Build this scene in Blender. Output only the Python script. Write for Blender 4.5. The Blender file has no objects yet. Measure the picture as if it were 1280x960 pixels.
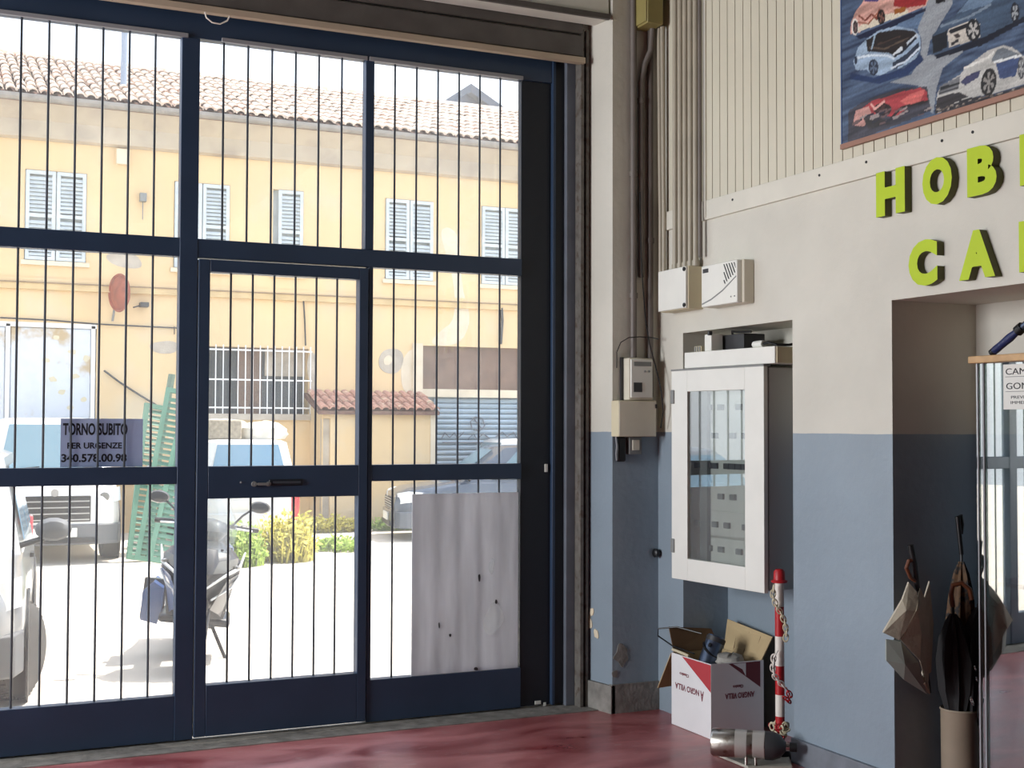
import bpy, bmesh, math, random
import numpy as np
from mathutils import Vector, Matrix, Euler
random.seed(7)
PI = math.pi
S = bpy.context.scene
C = S.collection

# ------------------------------------------------------------------ camera
FOC, HEAD, PITCH, ROLL, EYE = 1597.0, math.radians(24.375), math.radians(1.919), math.radians(0.188), 1.5
F_ = Vector((math.sin(HEAD)*math.cos(PITCH), math.cos(HEAD)*math.cos(PITCH), math.sin(PITCH)))
R0 = Vector((math.cos(HEAD), -math.sin(HEAD), 0)); U0 = R0.cross(F_)
R_ = R0*math.cos(ROLL)+U0*math.sin(ROLL); U_ = -R0*math.sin(ROLL)+U0*math.cos(ROLL)
cd = bpy.data.cameras.new('camera'); cam = bpy.data.objects.new('camera', cd); C.objects.link(cam)
cd.sensor_width = 36.0; cd.lens = FOC/1280*36.0; cd.clip_start = 0.05; cd.clip_end = 300
m3 = Matrix((R_, U_, -F_)).transposed()
cam.matrix_world = Matrix.Translation((0, 0, EYE)) @ m3.to_4x4()
S.camera = cam

# ------------------------------------------------------------------ sky, sun, exposure
w = bpy.data.worlds.new('sky'); S.world = w; w.use_nodes = True
nt = w.node_tree; nt.nodes.clear()
sky = nt.nodes.new('ShaderNodeTexSky'); sky.sky_type = 'NISHITA'; sky.sun_disc = False
sky.sun_elevation = math.radians(60); sky.sun_rotation = math.radians(75); sky.dust_density = 3.0
mx = nt.nodes.new('ShaderNodeMixRGB'); mx.inputs[0].default_value = 0.5
mx.inputs[2].default_value = (6.0, 6.4, 7.0, 1)
bg = nt.nodes.new('ShaderNodeBackground'); bg.inputs[1].default_value = 0.25
ow = nt.nodes.new('ShaderNodeOutputWorld')
nt.links.new(sky.outputs[0], mx.inputs[1]); nt.links.new(mx.outputs[0], bg.inputs[0]); nt.links.new(bg.outputs[0], ow.inputs[0])
SUN_EL = math.radians(62); SUN_DIR = Vector((0.975*math.cos(SUN_EL), 0.22*math.cos(SUN_EL), math.sin(SUN_EL)))
sl = bpy.data.lights.new('sun', 'SUN'); sl.energy = 4.5; sl.angle = math.radians(0.6); sl.color = (1.0, 0.95, 0.86)
so = bpy.data.objects.new('sun', sl); C.objects.link(so); so.location = (8, 10, 12)
so.rotation_euler = (-SUN_DIR).to_track_quat('-Z', 'Y').to_euler()
# area lamp added behind an unseen left-wall window to brighten the room
al = bpy.data.lights.new('added_fill_lamp', 'AREA'); al.shape = 'RECTANGLE'; al.size = 2.9; al.size_y = 2.4; al.energy = 310; al.color = (0.95, 0.97, 1.0)
ao = bpy.data.objects.new('added_fill_lamp', al); C.objects.link(ao); ao.location = (-5.3, 4.75, 2.2); ao.rotation_euler = (0, math.radians(-90), 0)
S.view_settings.view_transform = 'Standard'; S.view_settings.look = 'None'; S.view_settings.gamma = 1
S.view_settings.use_curve_mapping = False; S.view_settings.exposure = 0.85
S.cycles.max_bounces = 10; S.cycles.diffuse_bounces = 6; S.cycles.glossy_bounces = 5
S.cycles.transparent_max_bounces = 24; S.cycles.transmission_bounces = 6
S.cycles.sample_clamp_indirect = 6; S.cycles.use_denoising = True; S.cycles.caustics_reflective = False; S.cycles.caustics_refractive = False

# ------------------------------------------------------------------ materials
def lin(r, g, b):
    f = lambda c: (c/255/12.92) if c/255 <= 0.04045 else ((c/255+0.055)/1.055)**2.4
    return (f(r), f(g), f(b), 1)
def mat(name, rgb, rough=0.6, metal=0.0, vary=0.0, scale=6.0, bump=0.0, bscale=40.0, spec=0.5, coat=0.0, dirt=None, emit=0):
    """procedural material: base colour broken by noise, optional second colour (stains) and bump"""
    m = bpy.data.materials.new(name); m.use_nodes = True; t = m.node_tree; p = t.nodes['Principled BSDF']
    col = lin(*rgb); p.inputs['Base Color'].default_value = col
    p.inputs['Roughness'].default_value = rough; p.inputs['Metallic'].default_value = metal
    p.inputs['Specular IOR Level'].default_value = spec; p.inputs['Coat Weight'].default_value = coat
    tc = t.nodes.new('ShaderNodeTexCoord'); geo = t.nodes.new('ShaderNodeNewGeometry')
    cur = None
    if vary > 0:
        n = t.nodes.new('ShaderNodeTexNoise'); n.inputs['Scale'].default_value = scale; n.inputs['Detail'].default_value = 6
        t.links.new(geo.outputs['Position'], n.inputs['Vector'])
        mp = t.nodes.new('ShaderNodeMapRange'); mp.inputs[1].default_value = 0.3; mp.inputs[2].default_value = 0.7
        mp.inputs[3].default_value = 1-vary; mp.inputs[4].default_value = 1+vary*0.5
        t.links.new(n.outputs['Fac'], mp.inputs[0])
        mu = t.nodes.new('ShaderNodeMixRGB'); mu.blend_type = 'MULTIPLY'; mu.inputs[0].default_value = 1; mu.inputs[1].default_value = col
        t.links.new(mp.outputs[0], mu.inputs[2]); cur = mu
    if dirt:
        (drgb, lo, hi, dsc) = dirt
        n2 = t.nodes.new('ShaderNodeTexNoise'); n2.inputs['Scale'].default_value = dsc; n2.inputs['Detail'].default_value = 8
        t.links.new(geo.outputs['Position'], n2.inputs['Vector'])
        rp = t.nodes.new('ShaderNodeMapRange'); rp.inputs[1].default_value = lo; rp.inputs[2].default_value = hi
        t.links.new(n2.outputs['Fac'], rp.inputs[0])
        m2 = t.nodes.new('ShaderNodeMixRGB'); m2.inputs[1].default_value = col; m2.inputs[2].default_value = lin(*drgb)
        if cur: t.links.new(cur.outputs[0], m2.inputs[1])
        t.links.new(rp.outputs[0], m2.inputs[0]); cur = m2
    if cur: t.links.new(cur.outputs[0], p.inputs['Base Color'])
    if bump > 0:
        nb = t.nodes.new('ShaderNodeTexNoise'); nb.inputs['Scale'].default_value = bscale; nb.inputs['Detail'].default_value = 4
        t.links.new(geo.outputs['Position'], nb.inputs['Vector'])
        b = t.nodes.new('ShaderNodeBump'); b.inputs['Strength'].default_value = bump; b.inputs['Distance'].default_value = 0.01
        t.links.new(nb.outputs['Fac'], b.inputs['Height']); t.links.new(b.outputs[0], p.inputs['Normal'])
    if emit: p.inputs['Emission Color'].default_value = col; p.inputs['Emission Strength'].default_value = emit
    return m
def glass(name, tint=(1, 1, 1), haze=0.0, hazecol=(0.9, 0.92, 0.9), ior=1.5, rough=0.0, base=0.0):
    """thin pane: clear transmission, Fresnel reflection, a little dust that scatters"""
    m = bpy.data.materials.new(name); m.use_nodes = True; t = m.node_tree; t.nodes.clear()
    o = t.nodes.new('ShaderNodeOutputMaterial'); tr = t.nodes.new('ShaderNodeBsdfTransparent'); tr.inputs[0].default_value = (*tint, 1)
    gl = t.nodes.new('ShaderNodeBsdfGlossy'); gl.inputs['Roughness'].default_value = rough
    ge = t.nodes.new('ShaderNodeNewGeometry'); vd = t.nodes.new('ShaderNodeVectorMath'); vd.operation = 'DOT_PRODUCT'
    t.links.new(ge.outputs['Incoming'], vd.inputs[0]); t.links.new(ge.outputs['Normal'], vd.inputs[1])
    def mth(op, a, b=None, c=None):
        q = t.nodes.new('ShaderNodeMath'); q.operation = op
        for i, x in enumerate((a, b, c)):
            if x is None: continue
            if isinstance(x, (int, float)): q.inputs[i].default_value = x
            else: t.links.new(x, q.inputs[i])
        return q.outputs[0]
    fac = mth('MULTIPLY_ADD', mth('POWER', mth('SUBTRACT', 1.0, mth('ABSOLUTE', vd.outputs['Value'])), 5.0), 0.96, 0.04)   # Schlick, same from both sides
    if base:
        ad = t.nodes.new('ShaderNodeMath'); ad.operation = 'ADD'; ad.use_clamp = True; ad.inputs[1].default_value = base
        t.links.new(fac, ad.inputs[0]); fac = ad.outputs[0]
    mxx = t.nodes.new('ShaderNodeMixShader'); t.links.new(fac, mxx.inputs[0]); t.links.new(tr.outputs[0], mxx.inputs[1]); t.links.new(gl.outputs[0], mxx.inputs[2])
    last = mxx
    if haze:
        df = t.nodes.new('ShaderNodeBsdfTranslucent'); df.inputs[0].default_value = (*hazecol, 1)
        d2 = t.nodes.new('ShaderNodeBsdfDiffuse'); d2.inputs[0].default_value = (*hazecol, 1)
        a = t.nodes.new('ShaderNodeMixShader'); a.inputs[0].default_value = 0.4; t.links.new(df.outputs[0], a.inputs[1]); t.links.new(d2.outputs[0], a.inputs[2])
        geo = t.nodes.new('ShaderNodeNewGeometry'); n = t.nodes.new('ShaderNodeTexNoise'); n.inputs['Scale'].default_value = 2.5; n.inputs['Detail'].default_value = 5
        t.links.new(geo.outputs['Position'], n.inputs['Vector'])
        r = t.nodes.new('ShaderNodeMapRange'); r.inputs[1].default_value = .3; r.inputs[2].default_value = .75; r.inputs[3].default_value = haze*0.5; r.inputs[4].default_value = haze*1.5
        t.links.new(n.outputs['Fac'], r.inputs[0])
        h = t.nodes.new('ShaderNodeMixShader'); t.links.new(r.outputs[0], h.inputs[0]); t.links.new(last.outputs[0], h.inputs[1]); t.links.new(a.outputs[0], h.inputs[2]); last = h
    t.links.new(last.outputs[0], o.inputs[0])
    return m
def two_tone(name, top, low, zc, rough=0.65, band=None):
    """painted wall: one colour above the paint line, another below it, skirting-dark band optional"""
    m = mat(name, top, rough, bump=0.25, bscale=25); t = m.node_tree; p = t.nodes['Principled BSDF']
    geo = t.nodes.new('ShaderNodeNewGeometry'); sx = t.nodes.new('ShaderNodeSeparateXYZ'); t.links.new(geo.outputs['Position'], sx.inputs[0])
    nz = t.nodes.new('ShaderNodeTexNoise'); nz.inputs['Scale'].default_value = 9; t.links.new(geo.outputs['Position'], nz.inputs['Vector'])
    s = t.nodes.new('ShaderNodeMath'); s.operation = 'MULTIPLY_ADD'; s.inputs[1].default_value = 0.006; t.links.new(nz.outputs['Fac'], s.inputs[0]); t.links.new(sx.outputs[2], s.inputs[2])
    g = t.nodes.new('ShaderNodeMath'); g.operation = 'GREATER_THAN'; g.inputs[1].default_value = zc; t.links.new(s.outputs[0], g.inputs[0])
    mx = t.nodes.new('ShaderNodeMixRGB'); mx.inputs[1].default_value = lin(*low); mx.inputs[2].default_value = lin(*top); t.links.new(g.outputs[0], mx.inputs[0])
    n = t.nodes.new('ShaderNodeTexNoise'); n.inputs['Scale'].default_value = 2.2; n.inputs['Detail'].default_value = 8; t.links.new(geo.outputs['Position'], n.inputs['Vector'])
    r = t.nodes.new('ShaderNodeMapRange'); r.inputs[1].default_value = .3; r.inputs[2].default_value = .7; r.inputs[3].default_value = .9; r.inputs[4].default_value = 1.03; t.links.new(n.outputs['Fac'], r.inputs[0])
    mu = t.nodes.new('ShaderNodeMixRGB'); mu.blend_type = 'MULTIPLY'; mu.inputs[0].default_value = 1; t.links.new(mx.outputs[0], mu.inputs[1]); t.links.new(r.outputs[0], mu.inputs[2])
    t.links.new(mu.outputs[0], p.inputs['Base Color'])
    rg = t.nodes.new('ShaderNodeMapRange'); rg.inputs[3].default_value = .36; rg.inputs[4].default_value = rough; t.links.new(g.outputs[0], rg.inputs[0]); t.links.new(rg.outputs[0], p.inputs['Roughness'])   # gloss enamel below
    p.inputs['Specular IOR Level'].default_value = .7
    return m
M = {}
M['backwall'] = mat('dim_back_wall', (72, 68, 64), .8)
M['wall'] = two_tone('wall_paint', (205, 202, 190), (138, 152, 163), 1.478)
M['ceiling'] = mat('ceiling_paint', (96, 92, 88), 0.8, vary=0.08)
M['trim'] = mat('trim_board', (212, 209, 196), 0.5, vary=0.05)
M['pvc'] = mat('cream_panelling', (204, 199, 180), 0.45, vary=0.05, scale=1.5)
M['gap'] = mat('panel_gap', (140, 128, 110), 0.8)
M['skirt'] = mat('grey_skirting', (120, 126, 134), 0.55, vary=0.25, scale=12)
M['concrete'] = mat('rough_concrete', (135, 132, 126), 0.85, vary=0.35, scale=14, bump=0.6, bscale=30)
M['navy'] = mat('navy_enamel', (46, 64, 88), 0.42, vary=0.12, scale=4)
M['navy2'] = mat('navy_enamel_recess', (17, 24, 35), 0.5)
M['bar'] = mat('bar_steel', (66, 72, 80), 0.5, vary=0.2)
M['seal'] = mat('grey_seal', (150, 152, 156), 0.5)
M['jamb'] = mat('grey_jamb', (104, 110, 120), 0.5, vary=0.2)
M['rust'] = mat('rusty_galvanised', (104, 100, 94), 0.7, vary=0.3, scale=20, dirt=((78, 66, 56), .55, .68, 25), bump=.3)
M['blackmetal'] = mat('black_metal', (20, 21, 24), 0.5)
M['slat'] = mat('shutter_slat', (92, 88, 84), 0.55, vary=0.25, scale=8)
M['slatstrip'] = mat('shutter_bottom_bar', (190, 174, 152), 0.5, vary=0.1)
M['cassette'] = mat('cassette_cream', (232, 232, 222), 0.6, vary=0.08)
M['pane'] = glass('window_pane', haze=0.07)
M['mirrorglass'] = glass('display_glass', tint=(.80, .88, .84), base=0.46)
M['cabglass'] = glass('cabinet_glass', tint=(.94, .97, .96), base=0.2)
M['white'] = mat('white_enamel', (226, 226, 218), 0.4, vary=0.04)
M['offwhite'] = mat('offwhite_plastic', (214, 208, 190), 0.45, vary=0.05)
M['cream'] = mat('cream_plastic', (208, 198, 168), 0.5, vary=0.06)
M['cabgrey'] = mat('cabinet_grey', (182, 184, 182), 0.5)
M['grey'] = mat('grey_enamel', (128, 130, 128), 0.5)
M['dgrey'] = mat('dark_grey_plastic', (52, 52, 54), 0.5)
M['black'] = mat('black_plastic', (16, 16, 18), 0.45)
M['pvcpipe'] = mat('beige_conduit', (172, 164, 146), 0.4, vary=0.1)
M['gpipe'] = mat('grey_conduit', (112, 104, 98), 0.5, vary=0.15)
M['bakelite'] = mat('olive_box', (150, 138, 84), 0.5, vary=0.1)
M['lime'] = mat('lime_foam', (176, 200, 20), 0.55, vary=0.04)
M['carton'] = mat('brown_cardboard', (186, 164, 124), 0.8, vary=0.1)
M['cartondark'] = mat('brown_cardboard_inside', (112, 88, 62), 0.85, vary=0.15)
M['cartonwhite'] = mat('white_carton', (226, 226, 226), 0.6, vary=0.04)
M['cartonred'] = mat('red_print', (176, 60, 66), 0.6)
M['cartonmaroon'] = mat('maroon_print', (104, 34, 44), 0.6)
M['inkred'] = mat('red_ink', (120, 60, 70), 0.7)
M['ink'] = mat('black_ink', (28, 30, 34), 0.7)
M['steel'] = mat('stained_steel', (190, 186, 178), 0.28, 1.0, vary=0.3, scale=14, dirt=((96, 74, 54), .52, .66, 18))
M['bluemetal'] = mat('blue_grey_metal', (98, 112, 134), 0.3, 0.8, vary=0.1)
M['red'] = mat('red_plastic', (176, 28, 34), 0.45)
M['whitepl'] = mat('white_plastic', (226, 218, 208), 0.45)
M['wood'] = mat('pale_wood', (196, 160, 116), 0.55, vary=0.2, scale=18)
M['brownwood'] = mat('brown_wood', (104, 58, 34), 0.4, vary=0.2, scale=20)
M['umbcream'] = mat('cream_cloth', (196, 186, 166), 0.8, vary=0.12, scale=14, bump=.3)
M['umbdark'] = mat('black_cloth', (24, 23, 25), 0.75, vary=0.3)
M['umbplaid'] = mat('brown_plaid_cloth', (96, 70, 46), 0.75, vary=0.4, scale=30, dirt=((30, 26, 24), .5, .56, 40))
M['umbgreen'] = mat('pale_green_cloth', (150, 158, 150), 0.7)
M['stand'] = mat('beige_stand', (150, 136, 118), 0.6, vary=0.12)
M['paper'] = mat('white_paper', (222, 222, 216), 0.8)
M['bluegrip'] = mat('blue_grip', (38, 48, 92), 0.35)
M['clear'] = mat('dusty_board', (176, 172, 160), 0.6, vary=0.15)
M['cloth'] = mat('grey_cloth', (168, 164, 156), 0.9, vary=0.25, scale=30)
M['chrome'] = mat('chrome', (210, 210, 212), 0.15, 1.0)
# outdoors
M['yard'] = mat('yard_gravel', (214, 206, 192), 0.9, vary=0.10, scale=1.3, bump=.4, bscale=18)
M['facade'] = mat('ochre_stucco', (220, 192, 148), 0.9, vary=0.08, scale=.8, dirt=((206, 190, 160), .55, .75, .9), bump=.3, bscale=12)
M['cornice'] = mat('grey_cornice', (184, 172, 152), 0.9, vary=0.12, scale=1.5, dirt=((160, 148, 134), .5, .7, 1.4))
M['course'] = mat('string_course', (206, 180, 134), 0.9, vary=0.18, scale=3)
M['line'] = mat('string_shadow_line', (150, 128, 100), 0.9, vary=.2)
M['tile'] = mat('terracotta_tile', (206, 190, 174), 0.85, vary=0.25, scale=2.2, dirt=((184, 150, 130), .52, .7, 3.5))
M['tilebase'] = mat('tile_channel', (120, 92, 80), 0.9, vary=0.3)
M['gutter'] = mat('zinc_gutter', (150, 146, 140), 0.5, 0.3, vary=.2)
M['shutterblue'] = mat('faded_blue_shutter', (196, 204, 206), 0.7, vary=0.15, scale=6)
M['garage'] = mat('pale_garage_door', (206, 212, 220), 0.7, vary=0.06, dirt=((184, 164, 130), .58, .68, 2.2))
M['plaster'] = mat('bare_plaster', (186, 176, 160), 0.95, vary=0.25, scale=4, bump=.5)
M['plasterwhite'] = mat('white_plaster', (218, 204, 178), 0.95, vary=0.12, scale=4)
M['rustred'] = mat('rusty_red', (156, 86, 66), 0.7, vary=0.3, scale=8)
M['voiddark'] = mat('dark_room', (78, 84, 88), 0.8, vary=.2)
M['voidbrown'] = mat('brown_hoarding', (122, 98, 84), 0.85, vary=0.25, scale=5)
M['roll'] = mat('blue_grey_roller', (160, 178, 190), 0.5, vary=0.12, scale=3)
M['graffiti'] = mat('grey_spray_paint', (118, 124, 132), 0.8)
M['whiteiron'] = mat('white_iron', (232, 232, 230), 0.5)
M['green'] = mat('green_slats', (96, 142, 120), 0.6, vary=0.15, scale=5)
M['greenpole'] = mat('green_grey_post', (110, 128, 110), 0.6, vary=.2)
M['leaf'] = mat('weed_leaf', (150, 176, 70), 0.7, vary=0.4, scale=12)
M['leafdry'] = mat('weed_leaf_yellow', (196, 186, 80), 0.7, vary=0.3, scale=12)
M['paintwhite'] = mat('white_car_paint', (222, 222, 220), 0.25, coat=.5)
M['paintsilver'] = mat('silver_car_paint', (146, 148, 150), 0.3, .3, coat=.6)
M['paintblue'] = mat('dark_blue_car_paint', (64, 76, 92), 0.25, .2, coat=.6)
M['cladding'] = mat('grey_bumper_plastic', (92, 94, 97), 0.6, vary=.08)
M['tyre'] = mat('tyre_rubber', (72, 70, 68), 0.85, vary=.2, scale=20)
M['rim'] = mat('alloy_rim', (180, 180, 180), 0.3, .7)
M['carglass'] = mat('car_window', (104, 140, 164), 0.08, 0.0, spec=.8)
M['carglass2'] = mat('car_window_pale', (92, 118, 130), 0.1, 0.0, spec=.4)
M['lens'] = mat('lamp_lens', (220, 224, 226), 0.08, coat=1)
M['lensdark'] = mat('lamp_lens_dark', (120, 120, 116), 0.15, coat=1)
M['tail'] = mat('red_tail_lamp', (190, 30, 36), 0.2, coat=1)
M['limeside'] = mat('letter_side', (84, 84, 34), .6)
M['bikeblue'] = mat('blue_bodywork', (62, 92, 146), 0.3, coat=.6)
M['bikedark'] = mat('dark_bodywork', (40, 43, 50), 0.4, coat=.3)
M['bikewhite'] = mat('pale_bodywork', (206, 210, 214), 0.3, coat=.6)
M['screen'] = glass('windscreen', tint=(.85, .88, .9), haze=.12)
M['tarp'] = mat('pale_tarp', (206, 202, 190), 0.9, vary=0.2, scale=6)
M['crate'] = mat('grey_crate', (150, 140, 122), 0.9, vary=0.35, scale=20)
M['slate'] = mat('far_roof', (110, 116, 126), 0.8)
M['pole'] = mat('pale_flue', (150, 162, 178), 0.5)
def floor_mat():
    m = mat('red_floor_paint', (118, 44, 44), 0.22, spec=.8); t = m.node_tree; p = t.nodes['Principled BSDF']
    geo = t.nodes.new('ShaderNodeNewGeometry')
    n = t.nodes.new('ShaderNodeTexNoise'); n.inputs['Scale'].default_value = 1.6; n.inputs['Detail'].default_value = 9; n.inputs['Distortion'].default_value = .8
    mp = t.nodes.new('ShaderNodeMapping'); mp.inputs['Scale'].default_value = (1, 2.2, 1)
    t.links.new(geo.outputs['Position'], mp.inputs[0]); t.links.new(mp.outputs[0], n.inputs['Vector'])
    cr = t.nodes.new('ShaderNodeValToRGB'); e = cr.color_ramp.elements; e[0].position = .36; e[0].color = lin(134, 56, 58); e[1].position = .62; e[1].color = lin(186, 116, 116)
    t.links.new(n.outputs['Fac'], cr.inputs[0]); 
    n3 = t.nodes.new('ShaderNodeTexNoise'); n3.inputs['Scale'].default_value = 14; n3.inputs['Detail'].default_value = 6; t.links.new(mp.outputs[0], n3.inputs['Vector'])
    r3 = t.nodes.new('ShaderNodeMapRange'); r3.inputs[1].default_value = .6; r3.inputs[2].default_value = .72; r3.inputs[4].default_value = .55; t.links.new(n3.outputs['Fac'], r3.inputs[0])
    m2 = t.nodes.new('ShaderNodeMixRGB'); m2.inputs[2].default_value = lin(176, 140, 134); t.links.new(cr.outputs[0], m2.inputs[1]); t.links.new(r3.outputs[0], m2.inputs[0])
    t.links.new(m2.outputs[0], p.inputs['Base Color'])
    r = t.nodes.new('ShaderNodeMapRange'); r.inputs[1].default_value = .3; r.inputs[2].default_value = .7; r.inputs[3].default_value = .26; r.inputs[4].default_value = .46
    t.links.new(n.outputs['Fac'], r.inputs[0]); t.links.new(r.outputs[0], p.inputs['Roughness'])
    b = t.nodes.new('ShaderNodeBump'); b.inputs['Strength'].default_value = .12; b.inputs['Distance'].default_value = .01
    n4 = t.nodes.new('ShaderNodeTexNoise'); n4.inputs['Scale'].default_value = 7; t.links.new(mp.outputs[0], n4.inputs['Vector'])
    t.links.new(n4.outputs['Fac'], b.inputs['Height']); t.links.new(b.outputs[0], p.inputs['Normal'])
    return m
M['tubelight'] = mat('lamp_tube', (255, 236, 206), .5, emit=14)
M['floor'] = floor_mat()
def sheet_mat(name='milky_plastic_sheet', k=.42, c0=(206, 208, 212), c1=(226, 228, 232)):
    m = bpy.data.materials.new(name); m.use_nodes = True; t = m.node_tree; t.nodes.clear()
    o = t.nodes.new('ShaderNodeOutputMaterial'); d = t.nodes.new('ShaderNodeBsdfDiffuse'); tl = t.nodes.new('ShaderNodeBsdfTranslucent'); x = t.nodes.new('ShaderNodeMixShader')
    x.inputs[0].default_value = k; geo = t.nodes.new('ShaderNodeNewGeometry')
    n = t.nodes.new('ShaderNodeTexNoise'); n.inputs['Scale'].default_value = 3; n.inputs['Detail'].default_value = 8
    mp = t.nodes.new('ShaderNodeMapping'); mp.inputs['Scale'].default_value = (6, 1, .8); t.links.new(geo.outputs['Position'], mp.inputs[0]); t.links.new(mp.outputs[0], n.inputs['Vector'])
    cr = t.nodes.new('ShaderNodeValToRGB'); e = cr.color_ramp.elements; e[0].position = .3; e[0].color = lin(*c0); e[1].position = .7; e[1].color = lin(*c1)
    t.links.new(n.outputs['Fac'], cr.inputs[0]); t.links.new(cr.outputs[0], d.inputs[0]); t.links.new(cr.outputs[0], tl.inputs[0])
    t.links.new(d.outputs[0], x.inputs[1]); t.links.new(tl.outputs[0], x.inputs[2]); t.links.new(x.outputs[0], o.inputs[0])
    return m
M['sheet'] = sheet_mat()

# ------------------------------------------------------------------ mesh helpers
class MB:
    """collects shapes, linked later as ONE mesh object"""
    def __init__(s): s.v = []; s.f = []
    def add(s, vs, fs):
        o = len(s.v); s.v += [tuple(v) for v in vs]; s.f += [tuple(i+o for i in f) for f in fs]; return s
    def box(s, x0, y0, z0, x1, y1, z1, mtx=None):
        vs = [Vector((x, y, z)) for z in (z0, z1) for y in (y0, y1) for x in (x0, x1)]
        if mtx: vs = [mtx @ v for v in vs]
        return s.add(vs, [(0, 2, 3, 1), (4, 5, 7, 6), (0, 1, 5, 4), (2, 6, 7, 3), (0, 4, 6, 2), (1, 3, 7, 5)])
    def prism(s, poly, d, mtx=None, holes=None):
        """polygon in (u, v), extruded from w=0 to w=d, placed by mtx (u, v, w)"""
        n = len(poly); vs = [Vector((p[0], p[1], 0)) for p in poly]+[Vector((p[0], p[1], d)) for p in poly]
        if mtx: vs = [mtx @ v for v in vs]
        return s.add(vs, [tuple(range(n))[::-1], tuple(range(n, 2*n))]+[(i, (i+1) % n, n+(i+1) % n, n+i) for i in range(n)])
    def tube(s, pts, r, n=8, cap=True):
        pts = [Vector(p) for p in pts]; k = len(pts); rs = r if isinstance(r, (list, tuple)) else [r]*k
        vs = []; prev = None
        for i, p in enumerate(pts):
            d = (pts[min(i+1, k-1)]-pts[max(i-1, 0)]).normalized()
            if prev is None:
                a = d.orthogonal().normalized()
            else:
                a = prev-d*prev.dot(d); a = a.normalized() if a.length > 1e-6 else d.orthogonal().normalized()
            prev = a; b = d.cross(a)
            vs += [p+(a*math.cos(2*PI*j/n)+b*math.sin(2*PI*j/n))*rs[i] for j in range(n)]
        fs = [(i*n+j, i*n+(j+1) % n, (i+1)*n+(j+1) % n, (i+1)*n+j) for i in range(k-1) for j in range(n)]
        if cap: fs += [tuple(range(n))[::-1], tuple(range((k-1)*n, k*n))]
        return s.add(vs, fs)
    def lathe(s, prof, mtx=None, n=20, cap=True):
        """profile [(r, z)] turned about z"""
        vs = [Vector((r*math.cos(2*PI*j/n), r*math.sin(2*PI*j/n), z)) for r, z in prof for j in range(n)]
        if mtx: vs = [mtx @ v for v in vs]
        k = len(prof)
        fs = [(i*n+j, i*n+(j+1) % n, (i+1)*n+(j+1) % n, (i+1)*n+j) for i in range(k-1) for j in range(n)]
        if cap: fs += [tuple(range(n))[::-1], tuple(range((k-1)*n, k*n))]
        return s.add(vs, fs)
    def loft(s, secs, close=True, cap=True):
        k = len(secs[0]); vs = [v for q in secs for v in q]; m = k if close else k-1
        fs = [(i*k+j, i*k+(j+1) % k, (i+1)*k+(j+1) % k, (i+1)*k+j) for i in range(len(secs)-1) for j in range(m)]
        if cap: fs += [tuple(range(k))[::-1], tuple(range((len(secs)-1)*k, len(secs)*k))]
        return s.add(vs, fs)
    def torus(s, c, R, r, mtx=None, n=16, m=6, sx=1, sy=1):
        vs = []
        for i in range(n):
            a = 2*PI*i/n
            for j in range(m):
                b = 2*PI*j/m; q = Vector(((R+r*math.cos(b))*math.cos(a)*sx, (R+r*math.cos(b))*math.sin(a)*sy, r*math.sin(b)))
                if mtx: q = mtx @ q
                vs.append(Vector(c)+q)
        return s.add(vs, [(i*m+j, ((i+1) % n)*m+j, ((i+1) % n)*m+(j+1) % m, i*m+(j+1) % m) for i in range(n) for j in range(m)])
    def quad(s, a, b, c, d, t=0.004):
        """thin slab on four points, thickness t along the face normal"""
        a, b, c, d = map(Vector, (a, b, c, d)); nn = (b-a).cross(d-a).normalized()*t
        return s.add([a, b, c, d, a+nn, b+nn, c+nn, d+nn], [(3, 2, 1, 0), (4, 5, 6, 7), (0, 1, 5, 4), (1, 2, 6, 5), (2, 3, 7, 6), (3, 0, 4, 7)])
    def mesh(s, name, m=None, smooth=False):
        me = bpy.data.meshes.new(name); me.from_pydata(s.v, [], s.f)
        bm = bmesh.new(); bm.from_mesh(me); bmesh.ops.recalc_face_normals(bm, faces=bm.faces); bm.to_mesh(me); bm.free()
        if m: me.materials.append(m)
        if smooth:
            me.polygons.foreach_set('use_smooth', [True]*len(me.polygons))
            try: me.set_sharp_from_angle(angle=math.radians(40))
            except Exception: pass
        return me
def soften(poly, n=2):
    for _ in range(n):
        q = []
        for i in range(len(poly)):
            a, c = poly[i], poly[(i+1) % len(poly)]
            q += [(a[0]*.75+c[0]*.25, a[1]*.75+c[1]*.25), (a[0]*.25+c[0]*.75, a[1]*.25+c[1]*.75)]
        poly = q
    return poly
def link(name, me, parent=None, loc=None):
    o = bpy.data.objects.new(name, me); C.objects.link(o)
    if parent is not None: o.parent = parent
    if loc is not None: o.location = loc
    return o
def obj(name, mb, m, parent=None, smooth=False, bevel=0, seg=2, kind=None, label=None):
    o = link(name, mb.mesh(name, m, smooth), parent)
    if parent is not None and parent.get('_w') is not None and parent.parent is None:
        o.location = -parent.location
    if bevel:
        b = o.modifiers.new('bevel', 'BEVEL'); b.width = bevel; b.segments = seg; b.limit_method = 'ANGLE'; b.angle_limit = math.radians(40)
        for p in o.data.polygons: p.use_smooth = True
        try: o.data.set_sharp_from_angle(angle=math.radians(40))
        except Exception: pass
    if kind: o['kind'] = kind
    if label: o['label'] = label
    return o
def tag(o, label, cat, group=None, kind=None):
    o['label'] = label; o['category'] = cat
    if group: o['group'] = group
    if kind: o['kind'] = kind
    return o
ROOTS = []
def thing(name, label, cat, loc, rz=0, group=None, world=True):
    """Empty at a thing's base; world=True: parts are modelled in world coordinates"""
    o = bpy.data.objects.new(name, None); C.objects.link(o); o.empty_display_size = .1
    o.location = loc; o.rotation_euler = (0, 0, rz); tag(o, label, cat, group)
    if world: o['_w'] = 1
    ROOTS.append(o)
    return o
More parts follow.
